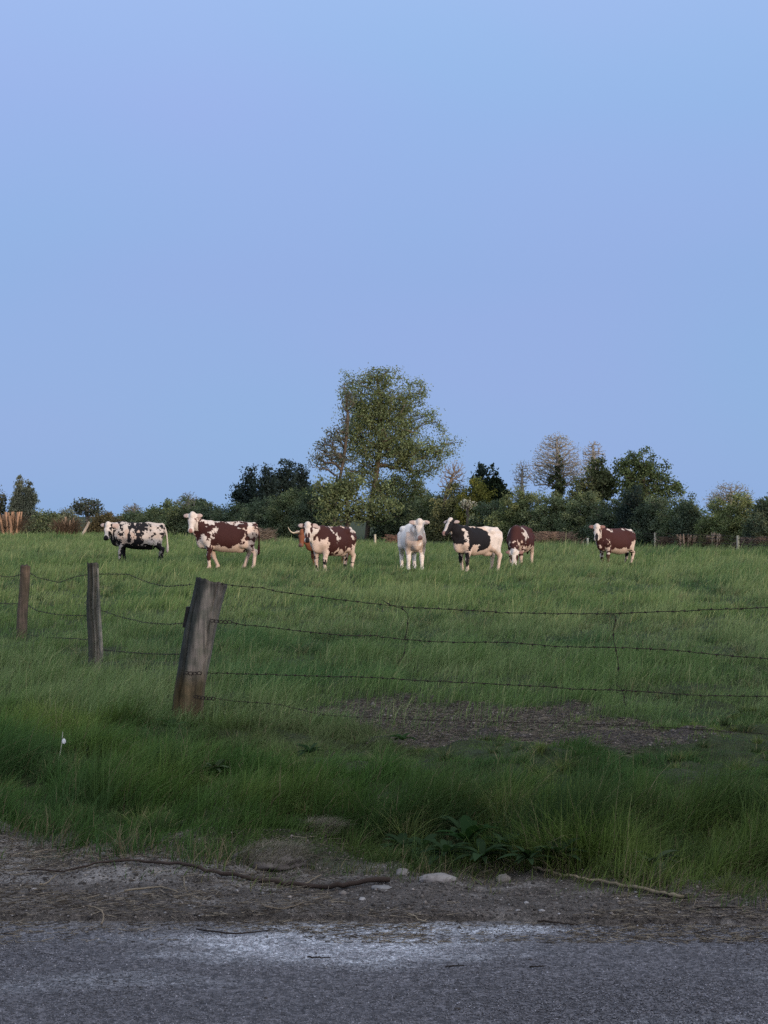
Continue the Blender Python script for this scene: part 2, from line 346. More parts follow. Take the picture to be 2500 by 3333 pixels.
tussocks('grass_tussocks', 'arching tufts of coarse grass in the roadside verge', x, y, 110, rng.uniform(.06, .16, k) * (1 + .5 * np.exp(-((y - 6.7) / .6) ** 2) * (x > -.5)) * (1 - .35 * (y > 8.6)), cc)
k = 1500; x, y = scatter(k, 11, 60, lambda D: D ** -1.6, .6); m = ((mud(x, y) < 0) | (y > 12)) & (fbm(x * .25, y * .2, s=160) > .42); x, y = x[m], y[m]; k = len(x)
cc = np.where(rng.random((k, 1)) < .5, np.array([[.05, .085, .045]]), np.array([[.13, .15, .085]]))
tussocks('pasture_tussocks', 'coarser tufts scattered over the cow pasture', x, y, 45, rng.uniform(.12, .26, k), cc)
# dry litter and pebbles on the bare soil and mud
n = 26000; x = rng.uniform(-2.6, 2.6, n); y = 5.16 + 1.5 * rng.random(n) ** 1.1; m = rng.random(n) < sstep(.35, .65, fbm(x * 2, y * 5, s=141)) * (y < grass_edge(x) + .3); x, y = x[m], y[m]; n = len(x)
x2, y2 = rng.uniform(-1, 3, 22000), rng.uniform(9, 12.2, 22000); m = mud(x2, y2) > 0; x = np.r_[x, x2[m]]; y = np.r_[y, y2[m]]; n = len(x)
ln = rng.uniform(.012, .06, n) * (1 + .7 * (rng.random(n) < .05)); a = rng.normal(0, .6, n) ; z = np.maximum(gz(x, y), .004) + .004
d = np.stack([np.cos(a) * ln, np.sin(a) * ln, rng.normal(0, .12, n) * ln], 1); A = np.stack([x, y, z], 1); r = rng.uniform(.0007, .002, n)
V, F = tubes(A, A + d, r, r * .6, 3); cc = np.where(rng.random((n, 1)) < .5, np.array([[.19, .165, .13]]), np.array([[.06, .048, .036]])) * rng.uniform(.6, 1.4, (n, 1))
tag(mesh('plant_litter', V, F, M_tint, col=np.repeat(cc, 6, 0)), 'scattered dry straw and twig bits on the bare soil', 'plant litter', kind='stuff')
def ico():
    p = (1 + 5 ** .5) / 2
    v = np.array([(-1, p, 0), (1, p, 0), (-1, -p, 0), (1, -p, 0), (0, -1, p), (0, 1, p), (0, -1, -p), (0, 1, -p), (p, 0, -1), (p, 0, 1), (-p, 0, -1), (-p, 0, 1)]) / (1 + p * p) ** .5
    f = [(0, 11, 5), (0, 5, 1), (0, 1, 7), (0, 7, 10), (0, 10, 11), (1, 5, 9), (5, 11, 4), (11, 10, 2), (10, 7, 6), (7, 1, 8), (3, 9, 4), (3, 4, 2), (3, 2, 6), (3, 6, 8), (3, 8, 9), (4, 9, 5), (2, 4, 11), (6, 2, 10), (8, 6, 7), (9, 8, 1)]
    return v, np.array(f)
def icosub(k):
    v, f = ico(); v = v.tolist()
    for _ in range(k):
        mid, nf = {}, []
        def mp_(a, b):
            q = (min(a, b), max(a, b))
            if q not in mid:
                p = np.array(v[a]) + np.array(v[b]); v.append((p / np.linalg.norm(p)).tolist()); mid[q] = len(v) - 1
            return mid[q]
        for a, b, c_ in f:
            ab, bc, ca = mp_(a, b), mp_(b, c_), mp_(c_, a); nf += [(a, ab, ca), (b, bc, ab), (c_, ca, bc), (ab, bc, ca)]
        f = np.array(nf)
    return np.array(v), f
iv, if_ = ico()
n = 3200; x = rng.uniform(-2.6, 2.6, n); y = 5.4 + rng.normal(0, .35, n); y = np.where(y < 4.3, rng.uniform(4.3, 6, n), y)
s = rng.lognormal(-5.6, .45, n); s = np.where(y < ROAD_E(x), s * .75, s); m = (rng.random(n) < np.where(y < 5.2, .25, .9)) & (y < grass_edge(x) + .1); x, y, s = x[m], y[m], s[m]; n = len(x)
rot = rng.uniform(0, pi, n); ca, sa = np.cos(rot)[:, None], np.sin(rot)[:, None]
jit = iv[None] * (1 + rng.normal(0, .18, (n, 12, 1))); q = jit * s[:, None, None] * np.array([1.3, .9, .6])
q = np.stack([q[..., 0] * ca - q[..., 1] * sa, q[..., 0] * sa + q[..., 1] * ca, q[..., 2]], -1)
V = (q + np.stack([x, y, np.maximum(gz(x, y), .005)], 1)[:, None]).reshape(-1, 3)
F = (np.arange(n)[:, None, None] * 12 + if_[None]).reshape(-1, 3)
cc = np.where(rng.random((n, 1)) < .3, np.array([[.24, .24, .25]]), np.array([[.05, .045, .045]])) * rng.uniform(.5, 1.3, (n, 1))
PEB = (V, F, cc)
# stone chips bedded in the asphalt surface, crumbs of soil on the verge
ov = np.array([(1, 0, 0), (-1, 0, 0), (0, 1, 0), (0, -1, 0), (0, 0, 1), (0, 0, -1)], float); of = np.array([(0, 2, 4), (2, 1, 4), (1, 3, 4), (3, 0, 4), (2, 0, 5), (1, 2, 5), (3, 1, 5), (0, 3, 5)])
def chips(name, label, cat, x, y, z, s, cc):
    n = len(x); q = ov[None] * s[:, None, None] * rng.uniform(.5, 1.3, (n, 6, 1)); rt = rng.uniform(0, pi, n); ca, sa = np.cos(rt)[:, None], np.sin(rt)[:, None]
    q = np.stack([q[..., 0] * ca - q[..., 1] * sa, q[..., 0] * sa + q[..., 1] * ca, q[..., 2] * .8], -1)
    V = (q + np.stack([x, y, z], 1)[:, None]).reshape(-1, 3); F = (np.arange(n)[:, None, None] * 6 + of[None]).reshape(-1, 3)
    tag(mesh(name, V, F, M_tint, col=np.repeat(cc, 6, 0)), label, cat, kind='stuff')
n = 75000; x = rng.uniform(-2.3, 2.3, n); y = 4.1 + 1.32 * rng.random(n) ** 1.1; s = rng.uniform(.0016, .0042, n)
dloc = sstep(.1, .7, np.maximum(1 - np.sqrt(((x + .18) / .85) ** 2 + ((y - 5.12) / .26) ** 2), 0) + .5 * (fbm(x * 2.5, y * 9, s=41) - .5))
g_ = rng.lognormal(-2.1, .42, n) * (1 + 1.6 * dloc); cc = np.clip(g_, .02, .5)[:, None] * np.array([[.93, .96, 1.12]])
chips('stone_chips', 'grey stone chips bedded in the asphalt surface', 'chippings', x, y, np.full(n, .004) + .3 * s, s, cc)
n = 42000; x = rng.uniform(-2.5, 2.5, n); y = rng.uniform(5.2, 6.75, n); m = (y > ROAD_E(x) - .18 * rng.random(n) ** 2) & (y < grass_edge(x) + .3); x, y = x[m], y[m]; x2, y2 = rng.uniform(-1, 2.8, 22000), rng.uniform(9, 12.2, 22000); m = mud(x2, y2) > -.05; x = np.r_[x, x2[m]]; y = np.r_[y, y2[m]]; n = len(x)
s = rng.lognormal(-5.85, .5, n) * (1 + .5 * (y > 8)); cc = np.clip(rng.lognormal(-2.55, .5, n), .015, .28)[:, None] * np.array([[1.08, .98, .92]])
chips('soil_crumbs', 'crumbs of dry soil on the bare ground', 'soil', x, y, np.maximum(gz(x, y), .004) + .2 * s, s, cc)
V, F, cc = PEB
tag(mesh('pebbles', V, F, M_tint, col=np.repeat(cc, 12, 0)), 'small stones and crumbs strewn over the road edge', 'gravel', kind='stuff')

# ---------------------------------------------------------------- cows
def surface_nets(F, org, h):
    S = F < 0; nx, ny, nz = F.shape
    cnt = np.zeros((nx - 1, ny - 1, nz - 1), int)
    sl = lambda d, n: slice(d, n - 1 + d)
    for a in (0, 1):
        for b in (0, 1):
            for c in (0, 1): cnt += S[sl(a, nx), sl(b, ny), sl(c, nz)]
    act = (cnt > 0) & (cnt < 8); I = np.argwhere(act); idx = -np.ones(act.shape, int); idx[act] = np.arange(len(I))
    acc = np.zeros((len(I), 3)); num = np.zeros(len(I))
    cor = [(a, b, c) for a in (0, 1) for b in (0, 1) for c in (0, 1)]
    for p in cor:
        for ax in range(3):
            if p[ax]: continue
            q = list(p); q[ax] = 1
            f0 = F[I[:, 0] + p[0], I[:, 1] + p[1], I[:, 2] + p[2]]; f1 = F[I[:, 0] + q[0], I[:, 1] + q[1], I[:, 2] + q[2]]
            m = (f0 < 0) != (f1 < 0); t = np.where(m, f0 / np.where(m, f0 - f1, 1), 0)
            v = np.tile(np.array(p, float), (len(I), 1)); v[:, ax] = t; acc += v * m[:, None]; num += m
    V = (I + acc / num[:, None]) * h + org; Q = []
    for ax in range(3):
        a = [slice(None)] * 3; b = [slice(None)] * 3; a[ax] = slice(0, -1); b[ax] = slice(1, None)
        s0, s1 = S[tuple(a)], S[tuple(b)]; E = np.argwhere(s0 != s1); o1, o2 = (ax + 1) % 3, (ax + 2) % 3
        E = E[(E[:, o1] > 0) & (E[:, o2] > 0) & (E[:, o1] < F.shape[o1] - 1) & (E[:, o2] < F.shape[o2] - 1)]
        fl = s0[E[:, 0], E[:, 1], E[:, 2]]; qs = []
        for d1, d2 in ((1, 1), (0, 1), (0, 0), (1, 0)):
            c = E.copy(); c[:, o1] -= d1; c[:, o2] -= d2; qs.append(idx[c[:, 0], c[:, 1], c[:, 2]])
        q = np.stack(qs, 1); q = np.where(fl[:, None], q, q[:, ::-1]); Q.append(q)
    return V, np.concatenate(Q)
class Field:
    def __init__(s, lo, hi, h):
        s.h = h; s.lo = np.array(lo, float); n = np.ceil((np.array(hi) - s.lo) / h).astype(int) + 1
        s.ax = [s.lo[i] + np.arange(n[i]) * h for i in range(3)]; s.F = np.full(n, .3)
    def put(s, lo, hi, fn, k):
        sl = tuple(slice(max(0, int((lo[i] - .13 - s.lo[i]) / s.h)), int((hi[i] + .13 - s.lo[i]) / s.h) + 2) for i in range(3))
        X, Y, Z = np.meshgrid(*[s.ax[i][sl[i]] for i in range(3)], indexing='ij')
        if X.size == 0: return
        d = fn(X, Y, Z); f = s.F[sl]; hh = np.maximum(k - np.abs(d - f), 0) / k; s.F[sl] = np.minimum(d, f) - hh * hh * k * .25
    def cone(s, a, b, ra, rb, k=.05, sy=1.0):
        a, b = np.array(a, float), np.array(b, float); R_ = max(ra, rb); lo = np.minimum(a, b) - R_; hi = np.maximum(a, b) + R_
        def fn(X, Y, Z):
            y0 = (a[1] + b[1]) / 2
            p = np.stack([X, (Y - y0) / sy + y0, Z], -1); d = b - a; t = np.clip(((p - a) @ d) / (d @ d + 1e-9), 0, 1)
            return (np.linalg.norm(p - a - t[..., None] * d, axis=-1) - (ra + (rb - ra) * t)) * min(1, sy)
        s.put(lo, hi, fn, k)
    def ell(s, c, M, r, k=.03):
        c = np.array(c, float); r = np.array(r, float); R_ = r.max()
        def fn(X, Y, Z):
            p = (np.stack([X, Y, Z], -1) - c) @ M.T / r; q = np.linalg.norm(p, axis=-1)
            return (q - 1) * r.min() * np.where(q < 1, 1, 1) * .9
        s.put(c - R_, c + R_, fn, k)
BR, BK, WH, CR, TAN, PK = (np.array(v) for v in ((.044, .0145, .013), (.009, .0085, .011), (.62, .56, .51), (.58, .465, .39), (.21, .08, .042), (.36, .21, .18)))
COWG = 'cows standing in the pasture'
def make_cow(name_label, pos, yaw, scale, head, legs, base, blobs, hblobs=(), specks=(), horns=False, belly=1.0, udder=True, tail=None, tailc=None, seed=0, cat='cow', wa=.19):
    (hx, hy, hz), hyaw, hpit = head; hyaw, hpit = R(hyaw), R(hpit)
    f = np.array([cos(hpit) * cos(hyaw), cos(hpit) * sin(hyaw), -sin(hpit)]); l = np.array([-sin(hyaw), cos(hyaw), 0]); u = np.cross(f, l)
    Pl = np.array([hx, hy, hz]); HM = np.stack([f, l, u]); hp = lambda a, b, c: Pl + a * f + b * l + c * u
    ext = hp(.55, 0, -.1)
    lo = np.minimum([-1.2, -.5, -.06], np.minimum(Pl, ext) - .36); hi = np.maximum([.85, .5, 1.5], np.maximum(Pl, ext) + .36); lo[2] = max(lo[2], -.06)
    S = Field(lo, hi, .0175)
    S.cone((-.42, 0, .94), (.3, 0, .95), .385 * belly, .37, .07, .84)
    S.cone((-.22, 0, .84), (.08, 0, .85), .345 * belly, .335, .07, 1.0 * belly)
    S.cone((-.84, 0, 1.255), (-.4, 0, 1.265), .08, .085, .09); S.cone((-.4, 0, 1.265), (.1, 0, 1.25), .085, .09, .09)
    S.cone((.1, 0, 1.25), (.42, 0, 1.285), .09, .1, .09); S.cone((.42, 0, 1.285), (.58, 0, 1.25), .1, .12, .07)
    S.cone((-.5, 0, 1.08), (-.8, 0, 1.08), .265, .2, .07, .85)
    S.cone((.3, 0, .92), (.6, 0, .88), .32, .23, .08, .82)
    S.cone((.5, 0, .78), (.7, 0, .74), .19, .11, .08, .8)
    S.cone((-.93, 0, 1.25), (-.88, 0, 1.28), .05, .06, .05)
    for s in (1, -1):
        S.cone((-.44, .22 * s, 1.225), (-.52, .2 * s, 1.23), .055, .065, .08)
        S.cone((-.5, .22 * s, 1.2), (-.85, .13 * s, 1.2), .07, .06, .06)
        S.cone((-.93, .12 * s, 1.16), (-.9, .13 * s, 1.0), .06, .085, .05)
        S.cone((.38, .13 * s, 1.2), (.57, .165 * s, .88), .12, .13, .09)
        fd = legs[0 if s > 0 else 1]; hd = legs[2 if s > 0 else 3]
        S.cone((.5, .165 * s, .84), (.45 + fd * .3, .18 * s, .64), .12, .092, .08)
        S.cone((.45 + fd * .3, .19 * s, .64), (.49 + fd * .55, .18 * s, .42), .09, .06, .04)
        S.cone((.49 + fd * .55, .18 * s, .43), (.49 + fd * .6, .18 * s, .36), .066, .058, .03)
        S.cone((.49 + fd * .6, .18 * s, .38), (.48 + fd, .18 * s, .13), .054, .048, .03)
        S.cone((.48 + fd, .18 * s, .12), (.53 + fd, .18 * s, .04), .052, .062, .03)
        S.cone((-.6, .16 * s, 1.0), (-.52 + hd * .15, .22 * s, .74), .19, .12, .05)
        S.cone((-.78, .15 * s, 1.0), (-.76 + hd * .3, .18 * s, .7), .16, .09, .05)
        S.cone((-.6 + hd * .2, .2 * s, .76), (-.85 + hd * .6, .18 * s, .5), .13, .062, .05)
        S.cone((-.88 + hd * .6, .18 * s, .53), (-.85 + hd * .65, .18 * s, .44), .06, .056, .03)
        S.cone((-.85 + hd * .65, .18 * s, .47), (-.79 + hd, .18 * s, .13), .056, .05, .03)
        S.cone((-.79 + hd, .18 * s, .12), (-.74 + hd, .18 * s, .04), .053, .062, .03)
    if udder: S.cone((-.42, 0, .62), (-.52, 0, .62), .13, .13, .05, 1.1)
    nb = np.array([.52, 0, 1.08]); ne = hp(-.03, 0, -.09); mid = (nb + ne) / 2 + np.array([.07 if hz > 1 else .03, 0, -.02]) ; mid[1] *= .45
    S.cone(nb, mid, .27, .185, .08, .75); S.cone((.5, 0, 1.2), mid + [0, 0, .06], .15, .13, .08); S.cone(mid, ne, .18, .125, .07, .85)
    th = hp(.1, 0, -.17); S.cone((.66, 0, .74), (mid + [.06, 0, -.2]), .075, .07, .07, .6); S.cone(mid + [.06, 0, -.2], th, .07, .05, .06, .7)
    # head
    S.cone(hp(0, 0, -.05), hp(.17, 0, -.05), .118, .112, .05); S.cone(hp(.17, 0, -.05), hp(.4, 0, -.06), .105, .072, .05)
    S.cone(hp(.43, .025, -.065), hp(.44, -.025, -.065), .073, .073, .03); S.cone(hp(.06, 0, -.13), hp(.38, 0, -.115), .085, .05, .04)
    S.cone(hp(-.03, 0, .04), hp(.03, 0, .05), .085, .075, .05); S.cone(hp(.13, .085, 0), hp(.13, -.085, 0), .045, .045, .03)
    for s in (1, -1):
        ea = (s * l - .22 * u - .2 * f); ea /= np.linalg.norm(ea); fa = f - ea * (f @ ea); fa /= np.linalg.norm(fa)
        S.ell(hp(.0, .09 * s, .01) + ea * .1, np.stack([fa, ea, np.cross(fa, ea)]), (.07, .115, .028), .03)
    if tail: S_t = tail
    tp = tail or [(-.93, 0, 1.24), (-1.0, 0, 1.15), (-1.02, 0, .9), (-1.01, 0, .6), (-1.0, 0, .42)]
    V, F = surface_nets(S.F, S.lo, S.h)
    hcd = (V - Pl) @ HM.T
    ish = (hcd[:, 0] > -.12 - .5 * (np.abs(hcd[:, 1]) > .1)) & (np.abs(hcd[:, 1]) < .4) & (hcd[:, 0] < .6) & (np.abs(hcd[:, 2] + .04) < .23)
    ish &= ((np.abs(hcd[:, 1]) < .16) | (np.abs(hcd[:, 2]) < .07)) & (np.linalg.norm(V - hp(.17, 0, -.03), axis=1) < .42) & (hcd[:, 0] > -.16)
    X, Y, Z = V.T; wx = X + wa * (fbm(X * 9, Y * 9, Z * 9, s=seed) - .5) * 2; wz = Z + wa * (fbm(X * 9 + 9, Y * 9, Z * 9, s=seed + 5) - .5) * 2
    wx = wx + .035 * (vn(X * 38, Y * 38, Z * 38, s=seed + 7) - .5) * 2; C = np.tile(base, (len(V), 1)).astype(float)
    for (cx, cz, rx_, rz_, col) in blobs:
        m = ((wx - cx) / rx_) ** 2 + ((wz - cz) / rz_) ** 2 < 1; C[m] = col
    for (x0, x1, z0, z1, thr, col, fq) in specks:
        m = (wx > x0) & (wx < x1) & (wz > z0) & (wz < z1) & (fbm(X * fq, Y * fq, Z * fq, s=seed + 33, o=3) > thr); C[m] = col
    C[ish] = WH if len(hblobs) == 0 or hblobs[0] is None else C[ish]
    if len(hblobs):
        for hb in hblobs:
            if hb is None: continue
            a, b, ra, rb, col = hb
            m = ish & (((hcd[:, 0] - a) / ra) ** 2 + ((np.abs(hcd[:, 1]) - b) / rb) ** 2 + .5 * (fbm(X * 20, Y * 20, Z * 20, s=seed) - .5) < 1); C[m] = col
    ear = (np.abs(hcd[:, 1]) > .15) & (np.abs(hcd[:, 1]) < .36) & (hcd[:, 0] > -.09) & (hcd[:, 0] < .06) & (np.abs(hcd[:, 2] + .02) < .09); C[ear] = (PK * .45 + WH * .45 if np.linalg.norm(base) > .5 else PK * .7) if hblobs is not None else BK
    C[Z < .075] = (.05, .04, .035)
    z0 = float(gz(pos[0], pos[1])) - .045
    root = empty('cow', (pos[0], pos[1], z0), name_label, cat, COWG); root.rotation_euler = (0, 0, R(yaw)); root.scale = (scale * .94, scale, scale)
    mesh('body', V, F, M_coat, root, C, True)
    for s in (1, -1):
        mesh('eye', iv * .026 + hp(.135, .108 * s, .005), if_, M_eye, root, smooth=True)
    tc_ = tailc if tailc is not None else base
    q = smooth_path(tp, 14); rr = np.interp(np.linspace(0, 1, 14), [0, .15, .6, .75, .92, 1], [.045, .028, .022, .04, .045, .01])
    tv, tf = path_tube(q, rr, 7); b = MB(); b.add(tv, tf, tc_); b.build('tail', M_coat, root, True)
    if horns:
        for s in (1, -1):
            q = smooth_path([hp(-.02, .07 * s, .04), hp(-.0, .22 * s, .02), hp(.04, .34 * s, .02), hp(-.02, .45 * s, .08), hp(-.13, .51 * s, .16)], 14)
            hv, hf = path_tube(q, np.linspace(.042, .008, 14), 8); b = MB(); b.add(hv, hf); b.build('horn', M_horn, root, True)
    return root
def at(px, py): D = DG(py); return (px - CX) / FP * D, D
# body centre placed from the photograph's ground rows; forward = (cos yaw, sin yaw)
make_cow('black and white speckled cow on the far left, head lowered and turned to the viewer', at(443, 1838), 186, .97, ((.92, .12, 1.27), 74, 58), (.05, -.1, -.06, .03), WH * .8,
    [(.35, .95, .55, .8, BK), (.75, 1.0, .35, .6, BK), (-.1, .9, .16, .34, BK), (-.3, 1.25, .2, .13, BK), (-.8, .3, .3, .42, BK), (.5, .2, .3, .35, BK), (-.3, .55, .8, .12, BK), (.53, .5, .07, .2, WH * .7), (-.92, 1.0, .05, .3, BK)],
    [None, (.46, 0, .09, .09, BK), (.3, .1, .09, .04, BK), (.12, .11, .05, .03, BK), (0, .2, .1, .1, BK)],
    [(.05, .7, .85, 1.4, .53, WH * .8, 9), (-.95, -.05, .7, 1.45, .60, BK, 8), (-.2, .6, .65, 1.2, .56, CR * .8, 10), (-.95, -.6, .1, .5, .6, WH * .6, 12)], seed=11, tail=[(-.93, 0, 1.24), (-1.0, 0, 1.15), (-1.04, .02, .9), (-1.06, .02, .62), (-1.05, .02, .38)], tailc=WH * .9)
make_cow('tall brown and white cow second from the left with a pale curly head', at(732, 1858), 187, .98, ((.95, .15, 1.52), 76, 56), (-.02, -.28, -.06, .2), CR,
    [(.3, 1.05, .5, .36, BR), (-.05, 1.03, .5, .36, BR), (.62, 1.1, .3, .4, BR), (-.62, 1.28, .3, .14, WH), (.5, .55, .1, .25, BR), (.45, 1.36, .3, .05, WH), (.62, .72, .14, .28, WH), (-.9, 1.2, .09, .12, BR), (-.86, .95, .07, .25, CR * .7), (.3, 1.12, .07, .06, WH), (.42, 1.02, .05, .1, WH), (-.15, 1.33, .12, .04, WH)],
    [None, (.47, 0, .05, .06, PK), (.12, .11, .035, .03, PK * .6)],
    [(-.95, -.3, .7, 1.4, .60, BR, 8), (.3, .7, .1, .65, .62, BR, 12), (.1, .5, .9, 1.25, .66, WH, 12), (-.9, -.5, .5, .75, .63, BR, 9)], seed=24, wa=.15, tailc=BR * 1.6)
make_cow('brown and white cow with white face and dark muzzle, in front of the horned one', at(1078, 1868), 231, .90, ((.93, -.12, 1.38), 38, 58), (.03, -.05, .04, -.08), CR * 1.05,
    [(.33, 1.08, .38, .36, BR), (-.2, 1.05, .46, .37, BR), (.6, 1.15, .25, .3, BR), (.15, 1.1, .1, .35, WH * .9), (-.75, 1.2, .25, .22, WH * .9), (.62, .75, .16, .3, CR), (.2, .75, .12, .2, BR)],
    [None, (.46, 0, .08, .07, BK * 1.5), (.33, .04, .08, .035, BR), (.15, .11, .09, .04, BR), (-.03, .22, .13, .13, BR)],
    [(-.95, -.45, .8, 1.45, .54, BR, 8), (.0, .3, .8, 1.4, .5, BR, 10), (-1, .7, .1, .5, .58, BK, 10), (-.5, .1, .5, .75, .6, BR, 9)], seed=35, tailc=CR)
make_cow('tan horned cow mostly hidden behind the white-faced brown one', at(1060, 1852), 214, .82, ((1.0, .0, 1.24), 36, 66), (0, -.1, .05, -.05), TAN,
    [(.7, .5, .3, .3, TAN * .8), (-.5, .9, .5, .6, TAN * .9)], [(.47, 0, .07, .08, PK * .6)], seed=44, horns=True, tailc=TAN)
make_cow('all-white cow facing the viewer with pink ears spread out', at(1343, 1862), 279, .94, ((.88, .05, 1.40), -4, 62), (.04, -.12, .05, -.05), np.array([.84, .79, .74]),
    [(.65, .8, .2, .4, CR * 1.05)], [None, (.46, 0, .06, .07, PK * .9), (.13, .12, .025, .02, BK * 3)], seed=55, udder=False, belly=.88, tailc=WH)
make_cow('black and white cow with black neck and saddle and pure white rump', at(1547, 1868), 217, .89, ((.97, -.02, 1.50), 12, 40), (.0, -.12, .02, -.04), CR * 1.05,
    [(-.8, 1.15, .5, .55, WH * 1.05), (.05, 1.0, .42, .36, BK), (.45, 1.02, .3, .38, BK), (.75, 1.25, .24, .38, BK), (.57, 1.1, .045, .2, WH), (.62, 1.28, .06, .05, WH), (.12, .82, .05, .04, WH), (.62, .72, .1, .22, CR * 1.1), (.5, .5, .05, .12, BK), (.52, .3, .08, .1, BK), (.27, .68, .14, .17, CR * 1.05)],
    [(.15, .1, .5, .3, BK), (.2, 0, .4, .055, WH), (.46, 0, .05, .05, PK), (.0, .0, .12, .08, WH)], seed=66, wa=.07, belly=.88, tailc=WH)
make_cow('reddish brown cow grazing with its white head down in the grass', at(1692, 1849), 249, .88, ((1.12, .12, .52), 10, 58), (.06, -.08, -.05, .05), BR * 1.15,
    [(.3, 1.2, .16, .25, WH * .9), (.42, 1.0, .09, .25, WH * .9), (.3, .45, .6, .28, CR), (-.6, .4, .6, .32, CR), (.9, .6, .35, .3, CR)],
    [None, (.2, .1, .1, .04, BR), (.46, 0, .06, .06, PK * .5)],
    [(.0, 1.2, .3, .9, .5, BR, 9), (-1, -.4, .5, .9, .56, BR * 1.2, 8)], seed=77, belly=1.05, tail=None, tailc=BR)
make_cow('deep brown cow with white face, farthest to the right', at(1998, 1849), 217, .83, ((.94, .06, 1.42), 40, 58), (.02, -.1, .06, -.05), BR * 1.15,
    [(.62, .75, .2, .22, CR), (-.72, .55, .28, .4, CR), (-.1, .58, .6, .13, CR), (-.8, 1.33, .25, .06, WH), (.4, 1.3, .1, .04, WH)],
    [None, (.4, 0, .13, .06, BK * 1.5), (.13, .11, .06, .03, BR), (0, .24, .12, .12, TAN * .8)],
    [(.4, .9, .4, .95, .5, BR, 9), (-1, -.5, .1, .6, .52, BK, 9), (-.9, -.2, 1.2, 1.45, .62, WH, 9), (.3, .7, .1, .5, .5, WH, 9)], seed=88, wa=.13, belly=1.1, tailc=BR)

# ---------------------------------------------------------------- trees and bushes
def skel(att, trunk, w=.3):
    n0 = len(trunk); nodes = [p for p in trunk]; par = [-1] + list(range(n0 - 1)); path = [0.0]
    for i in range(1, n0): path.append(path[-1] + np.linalg.norm(trunk[i] - trunk[i - 1]) * .35)
    n = len(att); best = np.full(n, 1e9); bp = np.zeros(n, int); done = np.zeros(n, bool)
    def upd(k):
        nonlocal best, bp
        c = np.linalg.norm(att - nodes[k], axis=1) + w * path[k] + 1.5 * np.maximum(nodes[k][2] - att[:, 2], 0) * .4
        m = c < best; best = np.where(m, c, best); bp = np.where(m, k, bp)
    for k in range(max(1, n0 // 3), n0): upd(k)
    for _ in range(n):
        i = int(np.argmin(np.where(done, 1e9, best))); done[i] = True; nodes.append(att[i]); par.append(int(bp[i])); path.append(path[bp[i]] + np.linalg.norm(att[i] - nodes[bp[i]])); upd(len(nodes) - 1)
    nodes = np.array(nodes); par = np.array(par); cnt = np.ones(len(par))
    for k in range(len(par) - 1, 0, -1): cnt[par[k]] += cnt[k]
    return nodes, par, cnt
def inside(env, n, carve=.0, seed=1, depth=.8):
    """sample points in a union of ellipsoids (cx, cy, cz, rx, rz) in metres"""
    out = []; env = np.array(env); vol = env[:, 3] ** 2 * env[:, 4]; vol = vol / vol.sum()
    while len(out) < n:
        e = env[rng.choice(len(env), p=vol)]; d = rng.normal(size=3); d /= np.linalg.norm(d); r = rng.random() ** .42
        p = np.array([e[0] + d[0] * r * e[3], e[1] + d[1] * r * e[3] * depth, e[2] + d[2] * r * e[4]])
        if carve and fbm(p[0] * .9, p[1] * .9, p[2] * .9, s=seed) < carve: continue
        out.append(p)
    return np.array(out)
def plant(name, label, cat, D, base, env_px, n_att, n_leaf, lsize, lcol, bcol=(.10, .085, .07), trunk=None, r_tip=.012, spread=.35, carve=0, up=.2, group=None, wj=.3, depth=.8, var=.35, pw=.5, crown='crown', stem='trunk', seed=3, r_max=.5, asp=.6, warm=None):
    """base (px, py); env_px list of (px, py, rx, ry) in photo pixels at distance D"""
    s = D / FP; b = P(base[0], base[1], D); b[2] = max(b[2], gz(b[0], b[1]) - .05) if b[2] < .3 else b[2]
    b[2] = float(gz(b[0], b[1])) - .05
    env = [(*P(e[0], e[1], D), e[2] * s, e[3] * s) for e in env_px]
    for i, e in enumerate(env_px):
        if len(e) > 4: env[i] = (env[i][0], D + e[4], *env[i][2:])
    top = max(env, key=lambda e: e[2] + e[4])
    tp = trunk and [b] + [P(a[0], a[1], D + (a[2] if len(a) > 2 else 0)) for a in trunk] or [b, (b * .6 + np.array(top[:3]) * .4), np.array([top[0], top[1], top[2] + top[4] * .3])]
    if not trunk: tp[1][0] = b[0] * .7 + top[0] * .3
    tr = smooth_path(tp, 12); tr[1:-1, :2] += rng.normal(0, .02 * s * 100, (10, 2)) * .5
    att = inside(env, n_att, carve, seed, depth); att[:, 2] = np.maximum(att[:, 2], b[2] + .15)
    nodes, par, cnt = skel(att, tr, wj); rad = np.minimum(r_tip * cnt ** pw, r_max)
    k = np.arange(1, len(nodes)); A, B = nodes[par[k]], nodes[k]
    V, F = tubes(A - b, B - b, rad[par[k]] * np.where(k < 12, 1, .0) + np.where(k < 12, 0, np.minimum(rad[par[k]], rad[k] * 1.5)), rad[k], 5)
    root = empty(name, b, label, cat, group)
    bc = np.array(bcol) * rng.uniform(.8, 1.2, (len(A), 1))
    mesh(stem, V, F, M_bark, root, np.repeat(bc, 10, 0))
    if n_leaf:
        tips = nodes[12:]; q = rng.integers(0, len(tips), n_leaf)
        sg = spread * rng.uniform(.5, 1.3, len(tips))[q][:, None]
        dv = rng.normal(size=(n_leaf, 3)); dv /= np.linalg.norm(dv, axis=1)[:, None]; Cn = tips[q] + dv * rng.random((n_leaf, 1)) ** .6 * sg * 1.15 * np.array([1, 1, .8]); Cn[:, 2] = np.maximum(Cn[:, 2], b[2] + .1)
        cl = (1 + var * rng.normal(size=len(tips)) * .6)[q][:, None] * rng.uniform(1 - var, 1 + var, (n_leaf, 1))
        lc = np.array(lcol) * np.clip(cl, .35, 1.9)
        if warm is not None:
            m = (rng.random(len(tips)) < .3)[q][:, None]; lc = np.where(m, np.array(warm) * np.clip(cl, .4, 1.7), lc)
        V, F, C = leaves(Cn - b, lsize, lc, up, asp); mesh(crown, V, F, M_leaf, root, C)
    return root
